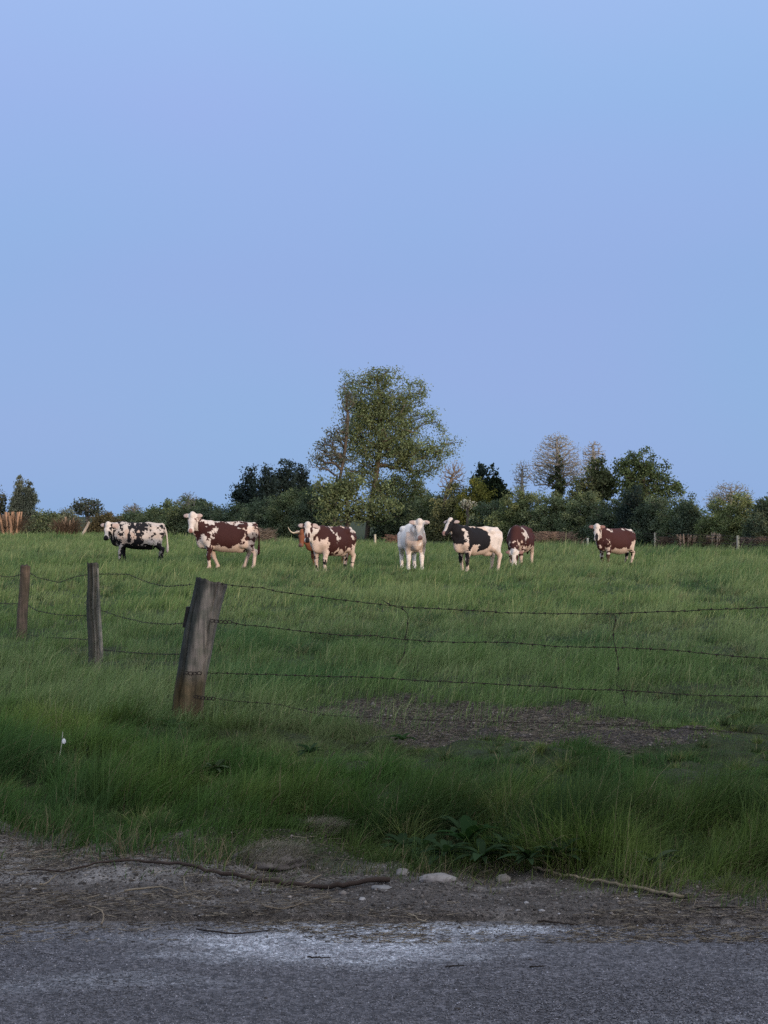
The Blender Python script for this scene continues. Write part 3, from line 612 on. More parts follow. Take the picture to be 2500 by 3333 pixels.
OL = (.15, .185, .095); DG_ = (.088, .12, .086); MG = (.12, .155, .095); GG = (.14, .16, .125); DK = (.034, .052, .050)
TG = 'trees beyond the pasture'; BG = 'bushes along the far hedgerow'
# the big tree in the middle
plant('tree', 'tallest leafy tree in the middle, towering behind the cows', 'tree', 96, (1194, 1757),
    [(1200, 1290, 85, 95), (1290, 1330, 90, 105), (1240, 1420, 130, 110), (1230, 1560, 85, 80), (1115, 1600, 45, 60), (1380, 1400, 75, 70), (1425, 1470, 60, 60), (1180, 1350, 70, 110), (1330, 1500, 110, 90), (1160, 1510, 75, 75), (1250, 1600, 120, 60), (1140, 1255, 38, 40), (1350, 1270, 40, 45), (1455, 1440, 40, 30), (1220, 1215, 25, 42), (1250, 1225, 55, 30)],
    1100, 54000, .125, (.17, .215, .11), bcol=(.12, .095, .07), trunk=[(1205, 1660), (1222, 1560), (1240, 1440), (1250, 1330), (1225, 1225)], carve=.41, spread=.6, r_max=.17, group=TG, r_tip=.014, warm=(.14, .165, .075), seed=6, pw=.46)
plant('tree', 'slender see-through tree leaning against the left side of the tallest one', 'tree', 94, (1082, 1720),
    [(1090, 1430, 42, 45), (1060, 1480, 45, 55), (1120, 1400, 30, 60), (1035, 1510, 28, 28), (1110, 1520, 50, 50), (1130, 1300, 28, 60)], 380, 2700, .14, GG, bcol=(.11, .085, .065),
    trunk=[(1092, 1620), (1115, 1520), (1128, 1430), (1132, 1340)], carve=.4, spread=.4, group=TG, r_max=.1)
plant('willow_bush', 'olive bushy growth hanging low around the foot of the tallest tree', 'bush', 92, (1130, 1740),
    [(1095, 1640, 70, 70), (1190, 1665, 75, 50), (1255, 1660, 60, 45), (1060, 1600, 45, 60), (1130, 1590, 60, 60)], 260, 7500, .18, OL, spread=.45, group=BG, crown='foliage', stem='stem')
# pines on the left of it
for i, (px, py, rx_, lab) in enumerate([(815, 1519, 38, 'dark pine at the left end of the pine clump, its lower branches sticking out'), (874, 1512, 34, 'dark narrow pine second from left in the pine clump'), (932, 1492, 44, 'tallest broad-topped dark pine in the pine clump'), (982, 1513, 36, 'dark pine at the right end of the pine clump with tiered branches')]):
    plant('pine_tree', lab, 'tree', 118 + i * 1.5, (px, 1700), [(px, py + 32, rx_ * .6, 34), (px - 4, py + 80, rx_ * .95, 48), (px, py + 125, rx_ * 1.15, 45)] + ([(770, 1610, 20, 35)] if i == 0 else []),
        190, 5200, .24, DK, bcol=(.05, .04, .032), spread=.5, group=TG, carve=.33, asp=.45, up=.5)
# hedge bushes left to right (px centre, base py, D, half-width, top py, colour, label)
HB = [(150, 1742, 122, 55, 1668, MG, 'olive bush between the orange cut stump and the second cut stump'),
      (212, 1746, 124, 42, 1660, GG, 'grey-green scrub behind the second cut stump'),
      (345, 1745, 118, 60, 1672, (.10, .09, .055), 'brownish scrub behind the speckled cow head'),
      (430, 1745, 120, 60, 1668, MG, 'green scrub right behind the speckled cow'),
      (505, 1748, 116, 55, 1652, MG, 'mid-green bush left of the round bush with the bare tree'),
      (590, 1745, 113, 70, 1622, MG, 'round dark green bush with a bare tree rising out of it'),
      (675, 1742, 112, 55, 1632, DG_, 'dark green bush above the tall brown cow'),
      (765, 1745, 106, 70, 1640, DG_, 'low dark hedge below the left end of the pines'),
      (860, 1745, 103, 80, 1622, DG_, 'sloping dark hedge below the middle of the pines'),
      (955, 1748, 100, 80, 1590, MG, 'dark hedge hump rising below the right end of the pines'),
      (1035, 1748, 98, 65, 1570, DG_, 'highest part of the sloping dark hedge left of the tallest tree'),
      (1300, 1760, 95, 90, 1625, DG_, 'dark hedge right behind the white cow'),
      (1345, 1750, 98, 70, 1560, OL, 'olive bush under the right side of the tallest tree'),
      (1410, 1762, 92, 85, 1600, MG, 'green bush between the tallest tree and the dark conifers'),
      (1470, 1764, 90, 75, 1575, (.14, .155, .085), 'pale olive bush left of the dark conifers'),
      (1550, 1766, 88, 60, 1562, (.11, .125, .04), 'yellow-green bush in front of the dark conifers'),
      (1610, 1772, 82, 85, 1630, DG_, 'dark hedge above the grazing cow'),
      (1700, 1774, 80, 95, 1592, OL, 'wide olive hedge behind the pile of dry branches'),
      (1800, 1776, 78, 100, 1605, MG, 'wide dark olive hedge below the bare ivy tree'),
      (1905, 1778, 76, 95, 1600, MG, 'hedge bush directly behind the right brown cow'),
      (1995, 1780, 74, 85, 1620, DG_, 'hedge bush behind the rump of the right brown cow'),
      (2062, 1782, 72, 50, 1575, DK, 'small blackish-green bush in front of the oak'),
      (2125, 1783, 71, 70, 1615, DG_, 'dark hedge below the right side of the oak'),
      (2205, 1786, 69, 65, 1622, MG, 'dark green bush right of the oak'),
      (2240, 1788, 68, 50, 1612, DG_, 'dark bush between the oak and the fan-shaped willow'),
      (2330, 1790, 66, 55, 1625, OL, 'fan-shaped willow bush with pale stems behind the pale cut stump'),
      (2405, 1794, 64, 70, 1610, OL, 'round olive bush second from the right edge'),
      (2480, 1796, 62, 55, 1628, DG_, 'dark green bush at the right edge'),
      (-90, 1742, 126, 90, 1650, DG_, 'hedge bush just outside the left edge of the view'), (-260, 1742, 128, 90, 1640, MG, 'hedge bush well outside the left edge of the view'),
      (2620, 1800, 58, 80, 1620, MG, 'hedge bush just outside the right edge of the view'), (2770, 1806, 55, 90, 1610, DG_, 'hedge bush well outside the right edge of the view')]
for i, (px, by, D, hw, ty, c_, lab) in enumerate(HB):
    hh = by - ty; e = [(px, ty + hh * .55, hw, hh * .55), (px - hw * .45, ty + hh * .72, hw * .75, hh * .42), (px + hw * .5, ty + hh * .68, hw * .7, hh * .42), (px + hw * .1, ty + hh * .3, hw * .55, hh * .32), (px, ty + hh * .85, hw * 1.05, hh * .25)]
    plant('hedge_bush', lab, 'bush', D, (px, by), e, 260, int(15000 * (hw / 75) * (hh / 150) + 4000), .00135 * D, c_, spread=.0042 * D, group=BG, crown='foliage', stem='stem', depth=.9, seed=50 + i, r_tip=.01,
          warm=(c_[0] * 1.5, c_[1] * 1.35, c_[2] * 1.2))
# remaining trees
for (sx, top, lab) in [(66, 1546, 'tallest left spire of the three poplars at the left edge'), (92, 1566, 'middle poplar spire of the three at the left edge'), (109, 1590, 'lowest right poplar spire of the three at the left edge')]:
    plant('poplar_tree', lab, 'tree', 150, (sx - 10, 1725), [(sx, top + 24, 11, 30), (sx - 3, top + 60, 17, 46), (sx - 10, top + 105, 24, 48), (sx - 14, top + 140, 28, 40)], 260, 11000, .17, (.17, .19, .145), spread=.34, group=TG, up=1.5)
plant('tree', 'pale grey-green tree cut by the left edge of the picture', 'tree', 152, (2, 1725), [(2, 1640, 24, 46), (-14, 1660, 30, 50)], 120, 1400, .3, (.11, .115, .085), spread=.5, group=TG)
plant('tree', 'round grey-green tree left of the speckled cow', 'tree', 140, (284, 1730), [(282, 1648, 50, 26), (258, 1655, 32, 24), (306, 1660, 32, 26)], 260, 1500, .22, (.11, .12, .085), bcol=(.2, .18, .15), spread=.4, group=TG, carve=.36, trunk=[(284, 1690), (282, 1655)])
plant('tree', 'whitish thin tree above the speckled cow', 'tree', 145, (434, 1730), [(434, 1668, 34, 32), (420, 1680, 26, 24)], 420, 900, .14, (.2, .19, .16), bcol=(.26, .24, .21), spread=.3, group=TG, r_tip=.014)
plant('tree', 'leafy small tree between the speckled and the tall brown cow', 'tree', 125, (545, 1735), [(550, 1660, 24, 32), (500, 1680, 30, 24), (645, 1650, 35, 24)], 160, 2400, .24, MG, spread=.4, group=TG, carve=.35)
def bare(label, D, base, env, trunk=None, n=900, **k):
    plant('bare_tree', label, 'tree', D, base, env, n, k.pop('nl', 0), k.pop('ls', .07), k.pop('lc', (.24, .25, .19)), bcol=k.pop('bc', (.30, .285, .26)), trunk=trunk, r_tip=k.pop('rt', .0085), pw=k.pop('pw', .43), group=TG, crown='foliage', **k)
bare('small bare tree rising from the round bush above the two left cows', 122, (612, 1735), [(614, 1625, 32, 30), (600, 1640, 36, 28)], n=420, rt=.012)
bare('big bare grey tree with ivy-clad trunk right of the dark conifers', 84, (1818, 1770), [(1815, 1500, 85, 85), (1770, 1540, 60, 60), (1860, 1540, 60, 55), (1810, 1440, 50, 35)], trunk=[(1820, 1650), (1818, 1560), (1816, 1480), (1812, 1430)], n=3000, nl=1800, rt=.0065, ls=.09, spread=.3)
plant('ivy', 'dark ivy wrapping the trunk of the big bare grey tree', 'climbing plant', 83.4, (1818, 1770), [(1818, 1600, 20, 60), (1820, 1530, 13, 50), (1800, 1560, 12, 22), (1815, 1680, 26, 60)], 120, 3200, .15, (.08, .1, .05), spread=.14, crown='foliage', stem='stem', depth=1)
bare('small thin bare tree left of the big ivy-clad one', 86, (1700, 1770), [(1700, 1545, 34, 50), (1690, 1590, 30, 40)], n=420, nl=350, spread=.3)
bare('slim bare grey tree right of the big ivy-clad one', 86, (1932, 1770), [(1932, 1485, 40, 55), (1925, 1540, 42, 50)], trunk=[(1932, 1600), (1932, 1520), (1930, 1450)], n=1100, nl=500, spread=.25)
bare('tan bare branches spreading right of the tallest tree', 90, (1440, 1764), [(1480, 1530, 38, 40), (1500, 1560, 25, 50), (1450, 1560, 30, 40)], n=420, bc=(.24, .19, .14), trunk=[(1445, 1640), (1470, 1560)])
bare('grey dome-shaped bare tree far right', 88, (2375, 1780), [(2378, 1618, 78, 50), (2330, 1635, 45, 34), (2425, 1640, 42, 34)], n=800, nl=1500, ls=.09, lc=(.2, .21, .15), spread=.3, rt=.009)
plant('conifer_tree', 'left dark pointed conifer of the pair right of the tallest tree', 'tree', 95, (1570, 1768), [(1572, 1528, 13, 26), (1565, 1565, 28, 34), (1562, 1620, 40, 50)], 160, 4200, .2, DK, spread=.32, group=TG, up=.8)
plant('conifer_tree', 'right dark pointed conifer of the pair right of the tallest tree', 'tree', 94, (1610, 1768), [(1606, 1532, 12, 24), (1610, 1575, 28, 36), (1620, 1630, 42, 50)], 160, 4200, .2, (.02, .032, .02), spread=.32, group=TG, up=.8)
plant('tree', 'pyramid-shaped ivy-green tree just left of the oak', 'tree', 80, (1930, 1775), [(1945, 1530, 30, 42), (1925, 1580, 52, 48), (1965, 1580, 45, 50), (1900, 1610, 45, 40)], 260, 5200, .18, (.11, .13, .07), spread=.4, group=TG, carve=.36)
plant('oak_tree', 'spreading green oak on the right with sky showing through its crown', 'tree', 78, (2105, 1778),
    [(2090, 1500, 52, 40), (2050, 1545, 50, 45), (2130, 1540, 55, 45), (2170, 1590, 50, 28), (2080, 1600, 60, 45), (2205, 1595, 26, 16), (2025, 1520, 22, 22), (2060, 1640, 50, 40), (2140, 1640, 50, 30)],
    420, 15000, .13, (.09, .125, .062), bcol=(.07, .058, .045), trunk=[(2100, 1680), (2095, 1600), (2092, 1520)], carve=.4, spread=.4, group=TG, seed=16)
plant('tree', 'dark tree cut by the right edge of the picture', 'tree', 80, (2505, 1790), [(2502, 1650, 28, 38), (2520, 1680, 45, 60)], 120, 3000, .2, DG_, spread=.35, group=TG)
# blossom
plant('blossom_bush', 'small white-flowering hawthorn in front of the yellow-green bush', 'bush', 86, (1525, 1766), [(1522, 1640, 26, 16)], 60, 420, .1, (.42, .42, .36), spread=.2, crown='blossom', stem='stem')

# ---------------------------------------------------------------- cut stumps and brush
def stump(label, px, by, hw, ty, D, nst, col, tw=300, rr=.045, flare=1.5, lean=0):
    b = P(px, by, D); s = D / FP; hh = (by - ty) * s; W = hw * s; b[2] = float(gz(b[0], b[1]))
    x0 = rng.uniform(-1, 1, nst) * W / flare; y0 = rng.normal(0, W * .25, nst); f = rng.uniform(.75, 1.05, nst)
    A = np.stack([x0 * .75, y0, -.1 + 0 * x0], 1); B = np.stack([x0 * flare + lean * hh + rng.normal(0, .08, nst) * W, y0 * 1.6, hh * f], 1); Mi = (A + B) / 2 + rng.normal(0, .03, (nst, 3)) * W
    r = rr * rng.uniform(.6, 1.4, nst); V, F = tubes(np.r_[A, Mi], np.r_[Mi, B], np.r_[r * 1.3, r], np.r_[r, r * .85], 6)
    root = empty('cut_stump', b, label, 'stump', 'cut stumps along the hedgerow'); cc = np.array(col) * rng.uniform(.7, 1.25, (nst, 1))
    mesh('stems', V, F, M_bark, root, np.repeat(np.r_[cc, cc], 12, 0))
    if tw:
        x0 = rng.uniform(-1, 1, tw) * W * 1.2; A = np.stack([x0 * .7, rng.normal(0, W * .4, tw), rng.uniform(0, hh * .5, tw)], 1); B = A + np.stack([rng.normal(0, .25, tw) * hh + x0 * .4, rng.normal(0, .2, tw) * hh, rng.uniform(.2, .6, tw) * hh], 1)
        V, F = tubes(A, B, np.full(tw, .012), np.full(tw, .006), 3); mesh('twigs', V, F, M_bark, root, np.repeat(np.array([[.10, .07, .045]]) * rng.uniform(.6, 1.4, (tw, 1)), 6, 0))
stump('thick cluster of orange-lit cut stems at the left edge', 38, 1745, 38, 1668, 112, 34, (.36, .23, .15), 420, .09, 1.15)
stump('cut stump with leaning pale stems left of the speckled cow', 216, 1750, 32, 1690, 108, 9, (.30, .23, .16), 700, .07, 1.5)
stump('single pale trunk leaning right beside the speckled cow stump', 262, 1748, 4, 1692, 106, 2, (.40, .35, .29), 0, .09, 1.1, .45)
stump('brown cut stump left of the pale fan-shaped stump', 2235, 1792, 26, 1745, 65, 18, (.34, .25, .18), 250, .035, 1.3)
stump('pale fan-shaped cut stump in the right background', 2323, 1797, 24, 1744, 63.5, 24, (.46, .37, .28), 200, .035, 1.7)
stump('cut brown stump at the right edge', 2488, 1803, 16, 1756, 60.5, 10, (.34, .23, .16), 260, .05, 1.2)
def brush(label, px, by, hw, ty, D, n, col):
    b = P(px, by, D); s = D / FP; hh = (by - ty) * s; W = hw * s; b[2] = float(gz(b[0], b[1]))
    u = rng.normal(0, .45, (n, 2)); u = np.clip(u, -1, 1); z = rng.random(n) * hh * (1 - u[:, 0] ** 2) * .95
    A = np.stack([u[:, 0] * W, u[:, 1] * W * .5, z], 1); a = rng.normal(0, .5, n) + pi * rng.integers(0, 2, n); l_ = rng.uniform(.15, .6, n)
    d = np.stack([np.cos(a), np.sin(a) * .6, rng.normal(0, .45, n)], 1) * l_[:, None]
    B = A + d; B[:, 2] = np.clip(B[:, 2], .02, hh * 1.15); r = rng.uniform(.008, .018, n)
    V, F = tubes(A, B, r, r * .6, 4)
    o = mesh('brush_pile', V, F, M_bark, None, np.repeat(np.array([col]) * rng.uniform(.5, 1.5, (n, 1)), 8, 0)); o.location = b
    tag(o, label, 'brush pile', 'piles of cut branches')
brush('low pile of dry brown branches between the grazing cow and the right brown cow', 1800, 1780, 78, 1738, 73, 3600, (.19, .135, .10))
brush('small heap of dry branches right behind the tall brown cow', 858, 1762, 30, 1722, 88, 900, (.17, .14, .11))
brush('brown dry scrub between the right-hand fence post and stump', 2185, 1790, 30, 1760, 68, 700, (.15, .115, .085))
brush('dry twig hedge cut by the right edge', 2452, 1801, 44, 1764, 61.5, 1500, (.15, .12, .10))
brush('reddish dry heap left of the white cow', 1290, 1764, 26, 1740, 84, 500, (.20, .12, .09))
# far fence posts
def simple_post(label, px, ty, by, D, wpx, col, lean=0.0):
    b = P(px, by, D); s = D / FP; b[2] = float(gz(b[0], b[1])); hh = (by - ty) * s + .08; r = wpx * s / 2
    q = smooth_path([(0, 0, -.1), (lean * .5, 0, hh * .5), (lean, 0, hh)], 6); v, f = path_tube(q, np.array([1, 1, .98, .96, .95, .9]) * r, 9)
    m = MB(); m.add(v, f, col); o = m.build('fence_post', M_wood, None, True); o.location = b; tag(o, label, 'post', 'distant posts of the far fence'); return b, hh
fp = []
for a in [('pale post right of the tallest tree trunk', 1221, 1740, 1771, 79, 8, (.55, .50, .42)), ('short stub of a white post left of the right brown cow', 1898, 1768, 1778, 73.5, 6, (.6, .6, .56)),
          ('white leaning post left of the right brown cow head', 1913, 1757, 1778, 73, 8, (.62, .62, .58)), ('grey post behind the rump of the right brown cow', 2071, 1745, 1781, 71.5, 7, (.36, .36, .34)),
          ('pale wooden post between the right brown cow and the stumps', 2133, 1742, 1783, 69, 8, (.6, .55, .46)), ('pale post nearest the right edge', 2402, 1754, 1799, 60, 9, (.6, .55, .46))]: fp.append(simple_post(*a))
m = MB()
for k in (.45, .75, .95):
    pts = []
    for (b, hh) in fp[3:]: pts.append(b + [0, -.06, hh * k])
    pts = [pts[0] + (pts[0] - pts[1]) * 2] + pts + [pts[-1] + (pts[-1] - pts[-2])]
    m.add(*path_tube(smooth_path(pts, 30), .009, 4), (1, 1, 1))
tag(m.build('wire_fence', M_wire), 'thin wires strung between the distant fence posts on the right', 'wire')

# ---------------------------------------------------------------- near fence
def wood_post(name, label, D, axis_px, half_px, depth_m, top_tilt, col_a, col_b, seed, yaw=0.0, square=3.5, crack=(), foot=None, nrough=.08, shade_split=None, group='weathered posts of the near fence'):
    """axis_px: list of (px, py) bottom to top; half_px: half widths"""
    s = D / FP; ax = [P(a, b, D) for a, b in axis_px]; b0 = ax[0].copy(); b0[2] = float(gz(b0[0], b0[1]))
    ax = np.array(ax); ax[0][2] = b0[2] - .15
    M_, NA = 70, 72; q = smooth_path(ax, M_); hw = np.interp(np.linspace(0, 1, M_), np.linspace(0, 1, len(half_px)), half_px) * s
    th = np.arange(NA) / NA * 2 * pi; V, C = [], []
    ex = 2 / square; cx_, sx_ = np.cos(th), np.sin(th)
    sqx = np.sign(cx_) * np.abs(cx_) ** ex; sqy = np.sign(sx_) * np.abs(sx_) ** ex
    for i in range(M_):
        t = i / (M_ - 1); z = q[i, 2] - b0[2]
        g = 1 + nrough * 2 * (fbm(th_n := np.cos(th) * 5 + 11, np.sin(th) * 5 + seed, z * .9, s=seed, o=4) - .5) + .05 * (vn(np.cos(th) * 14 + 3, np.sin(th) * 14, z * 1.5, s=seed + 3) - .5)
        for (ca_, cw, cd, z0, z1) in crack:
            dth = np.abs((th - ca_ - .12 * sin(z * 5) + pi) % (2 * pi) - pi); g = g - cd * np.exp(-(dth / cw) ** 2) * float(sstep(z0, z0 + .12, z) * sstep(z1, z1 - .12, z))
        X = sqx * g * hw[i]; Y = sqy * g * depth_m
        xx = X * cos(yaw) - Y * sin(yaw); yy = X * sin(yaw) + Y * cos(yaw)
        zz = np.full(NA, q[i, 2]); k = t ** 14
        zz = zz + k * (top_tilt[0] * xx + top_tilt[1] * yy + .022 * (fbm(xx * 30, yy * 30, 0, s=seed + 9) - .5) * 2)
        V.append(np.stack([q[i, 0] + xx - b0[0], q[i, 1] + yy - b0[1], zz - b0[2]], 1))
        f = (np.full(NA, .5) if shade_split is None else sstep(-.02, .02, xx - shade_split * hw[i]))[:, None]  # darker face left of the split: shade painted into the wood colour
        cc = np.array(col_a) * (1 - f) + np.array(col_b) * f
        if shade_split is not None: cc = cc * (1 + .6 * np.exp(-((xx / hw[i] - shade_split - .12) / .13) ** 2) * (yy < 0))[:, None] * (1 - .35 * np.exp(-((xx / hw[i] - shade_split - .42) / .08) ** 2))[:, None]  # ridge highlight painted into the colour, with a darker line beside it
        if foot is not None: cc = cc * (1 - foot[1] * float(sstep(foot[2], foot[2] - .18, z))) + np.array(foot[0]) * foot[1] * float(sstep(foot[2], foot[2] - .18, z))
        C.append(cc * (1 - .45 * float(sstep(.93, 1, t))))
    nr = M_ * NA; top = V[-1]; cen = top.mean(0)
    for k in (.66, .33):
        r = cen + (top - cen) * k; r[:, 2] += -.012 + .02 * (fbm(r[:, 0] * 40, r[:, 1] * 40, 0, s=seed) - .5); V.append(r); C.append(C[-1])
    V = np.concatenate(V + [cen[None] - [0, 0, .012]]); C = np.concatenate(C + [C[-1][:1]])
    F = [[i * NA + k, i * NA + (k + 1) % NA, (i + 1) * NA + (k + 1) % NA, (i + 1) * NA + k] for i in range(M_ + 1) for k in range(NA)]
    F += [[(M_ + 1) * NA + k, (M_ + 1) * NA + (k + 1) % NA, len(V) - 1] for k in range(NA)]
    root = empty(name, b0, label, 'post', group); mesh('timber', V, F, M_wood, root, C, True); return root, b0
root, b0 = wood_post('fence_post', 'thick leaning square fence post with chains, nearest to the road', 10.8, [(603, 2362), (618, 2240), (652, 2050), (690, 1893)], [50, 48, 49, 48], .1, (-.26, -.12), (.046, .052, .053), (.185, .17, .155), 5, yaw=R(-38) * 0, square=5, crack=[(4.35, .05, .28, .1, 1.0), (5.1, .035, .14, .3, 1.2), (4.7, .03, .10, 0, .5)], foot=((.085, .062, .026), .8, .42), shade_split=-.22, nrough=.05)
# black insulator plate on its left side
pc = P(607, 2008, 10.78); m = MB(); hx_, hy_, hz_ = .012, .035, .075
bx = np.array([(a, b, c) for a in (-hx_, hx_) for b in (-hy_, hy_) for c in (-hz_, hz_)]); bx[:, 0] += bx[:, 2] * .18
m.add(bx + pc - b0, [[0, 1, 3, 2], [4, 6, 7, 5], [0, 4, 5, 1], [2, 3, 7, 6], [0, 2, 6, 4], [1, 5, 7, 3]], (.02, .02, .022)); m.build('plate', M_tint, root)
r1_, b1 = wood_post('fence_post', 'split grey fence post second from the big leaning one, cracked down the middle', 14.1, [(310, 2196), (308, 2100), (300, 1980), (304, 1900), (302, 1833)], [21, 20, 18.5, 17], .055, (-.1, -.1), (.065, .068, .062), (.15, .145, .13), 15, square=2.6, crack=[(4.75, .09, .5, .0, 1.1), (5.4, .05, .2, .2, .9)], shade_split=.1, nrough=.1)
r2_, b2 = wood_post('fence_post', 'brownish round fence post at the left edge, farthest of the three near posts', 18.2, [(68, 2084), (73, 1990), (80, 1910), (83, 1841)], [17, 17, 16, 15.5], .06, (-.1, .05), (.115, .092, .074), (.115, .092, .074), 25, square=2.2, nrough=.07)
q = smooth_path([P(318, 1850, 14.05), P(322, 1950, 14.04), P(327, 2060, 14.03), P(333, 2156, 14.03)], 16) - b1; m = MB()
m.add(*path_tube(q, np.linspace(.008, .02, 16) * np.r_[np.ones(13), .9, .7, .35], 6), (.2, .195, .18)); m.build('splinter', M_wood, r1_, True)
# wires
LA, LB = (-1.26, 10.8), (2.37, 9.1)
def on_right(px, py):
    u = (px - CX) / FP; k = (LB[1] - LA[1]) / (LB[0] - LA[0]); Y = (LA[1] - k * LA[0]) / (1 - k * u); return P(px, py, Y - .06)
def on_left(px, py):
    u = (px - CX) / FP; k = (18.2 - 10.8) / (-4.47 + 1.26); Y = (10.8 + k * 1.26) / (1 - k * u); return P(px, py, Y - .05)
def barbed(label, pts, r=.0028, step=.085, barb=.014, group='rusty barbed wires of the near fence'):
    pts = np.array(pts); L_ = np.linalg.norm(np.diff(pts, axis=0), axis=1).sum(); n = max(8, int(L_ / .03)); q = smooth_path(pts, n)
    q[1:-1] += rng.normal(0, .0015, (n - 2, 3)); v, f = path_tube(q, r, 5); m = MB(); m.add(v, f)
    d = np.r_[0, np.cumsum(np.linalg.norm(np.diff(q, axis=0), axis=1))]; s = step * .5
    while s < d[-1] - .02:
        c = np.array([np.interp(s, d, q[:, k]) for k in range(3)]); t = np.array([np.interp(s + .01, d, q[:, k]) for k in range(3)]) - c; t /= np.linalg.norm(t)
        v, f = path_tube([c - t * .008, c + t * .008], r * 1.9, 6); m.add(v, f)
        for _ in range(4):
            e = rng.normal(size=3); e -= t * (e @ t) * .7; e /= np.linalg.norm(e); v, f = path_tube([c - e * .001, c + e * barb], np.array([r * .8, r * .35]), 4); m.add(v, f)
        s += step * rng.uniform(.85, 1.15)
    return tag(m.build('barbed_wire', M_wire), label, 'barbed wire', group)
Z8 = lambda pts: [(1000 + a * .904, 1850 + b * .904) for a, b in pts]; Z7 = lambda pts: [(a * .6028, 1780 + b * .6028) for a, b in pts]
ext = lambda p, dy=0: p + [(p[-1][0] + 700, p[-1][1] + dy)]
right = [('top barbed wire right of the leaning post, running clear across the field', Z7([(1060, 186), (1150, 190), (1235, 207), (1400, 220), (1500, 240), (1640, 260)]) + Z8([(30, 102), (160, 118), (270, 130), (365, 140), (600, 152), (720, 160), (900, 163), (1100, 163), (1300, 155), (1500, 147), (1659, 141)])),
         ('second barbed wire from the top right of the leaning post', Z7([(1250, 405), (1300, 422), (1400, 425), (1500, 440)]) + Z8([(0, 228), (130, 242), (250, 243), (350, 257), (520, 266), (720, 266), (920, 283), (1100, 284), (1300, 292), (1400, 303), (1550, 317), (1659, 325)])),
         ('third barbed wire from the top right of the leaning post', Z7([(1085, 680), (1300, 685), (1500, 690)]) + Z8([(0, 387), (240, 393), (400, 403), (570, 411), (840, 424), (1000, 436), (1120, 438), (1280, 448), (1400, 457), (1600, 461), (1659, 461)])),
         ('lowest barbed wire right of the leaning post, passing over the mud', Z7([(1160, 818), (1290, 835), (1500, 850)]) + Z8([(60, 528), (390, 545), (660, 553), (900, 557), (1200, 568), (1450, 582), (1659, 597)]))]
for lab, p in right: barbed(lab, [on_right(a, b) for a, b in ext(p, 15)], r=.0018 if 'lowest' in lab else .0027)
left = [('top barbed wire sagging between the leaning post and the split post', [(534, 147), (690, 147), (740, 168), (800, 193), (900, 213), (1040, 203)]),
        ('middle barbed wire sagging between the leaning post and the split post', [(540, 340), (640, 375), (780, 408), (900, 418), (1000, 412)]),
        ('lowest barbed wire between the leaning post and the split post', [(540, 555), (700, 570), (850, 580), (975, 580)]),
        ('top barbed wire between the split post and the leftmost post', [(162, 140), (200, 165), (320, 192), (410, 160), (475, 150)]),
        ('middle barbed wire between the split post and the leftmost post', [(155, 318), (200, 345), (300, 365), (400, 372), (480, 368)]),
        ('lowest barbed wire between the split post and the leftmost post', [(150, 475), (250, 488), (480, 500)]),
        ('top barbed wire from the leftmost post out to the picture edge', [(-120, 150), (0, 158), (60, 162), (115, 150)]),
        ('middle barbed wire from the leftmost post out to the picture edge', [(-120, 300), (0, 304), (60, 308), (110, 305)])]
for lab, p in left: barbed(lab, [on_left(a, b) for a, b in Z7(p)], r=.0022, barb=.012)
barbed('wire stay hanging between the top two wires, the left one of two', [on_right(a, b) for a, b in Z8([(270, 112), (290, 126), (312, 139), (340, 142), (365, 152), (367, 165), (362, 200), (362, 222), (345, 245), (350, 258), (356, 270), (354, 295), (348, 318), (325, 345)])], r=.0026, step=.11, barb=.01)
barbed('wire stay hanging over the wires, the right one of two', [on_right(a, b) for a, b in Z8([(1098, 162), (1112, 158), (1122, 170), (1110, 190), (1103, 205), (1100, 235), (1102, 260), (1108, 283), (1113, 300), (1120, 320), (1122, 350), (1121, 372)])], r=.0028, step=.11, barb=.012)
barbed('loose end of wire curling off the third wire on the right', [on_right(a, b) for a, b in Z8([(1112, 418), (1130, 424), (1138, 440), (1140, 465), (1146, 492)])], r=.0026, step=.2, barb=.008)
# chains on the big post
def chain(label, p, q, n):
    m = MB(); p, q = np.array(p), np.array(q); d = (q - p) / n; t = d / np.linalg.norm(d); u = np.cross(t, [0, 0, 1.]); u /= np.linalg.norm(u); v = np.cross(t, u)
    for i in range(n):
        c = p + d * (i + .5) + [0, 0, -.006 * sin(pi * (i + .5) / n)]; A = v if i % 2 else (u * .5 + v * .85); A = A / np.linalg.norm(A); Ln = np.linalg.norm(d) * .62; W_ = .0085
        ring = [c + t * Ln * cos(a) + A * W_ * sin(a) * 1.25 for a in np.linspace(0, 2 * pi, 15)[:-1]]
        ring = np.array(ring + ring[:1]); tv, tf = path_tube(ring, .0032, 6, cap=False); m.add(tv, tf)
    return tag(m.build('chain', M_wire, smooth=True), label, 'chain', 'short chains on the leaning post')
cf = lambda px, py, D: P(px, py, D)
chain('chain at mid height of the leaning post, its links holding the second wire', cf(684, 2019, 10.66), cf(754, 2024, 10.6), 5)
chain('middle chain stretched across the face of the leaning post', cf(600, 2189, 10.66), cf(655, 2190, 10.62), 4)
chain('lowest chain near the foot of the leaning post', cf(632, 2266, 10.66), cf(700, 2274, 10.6), 6)

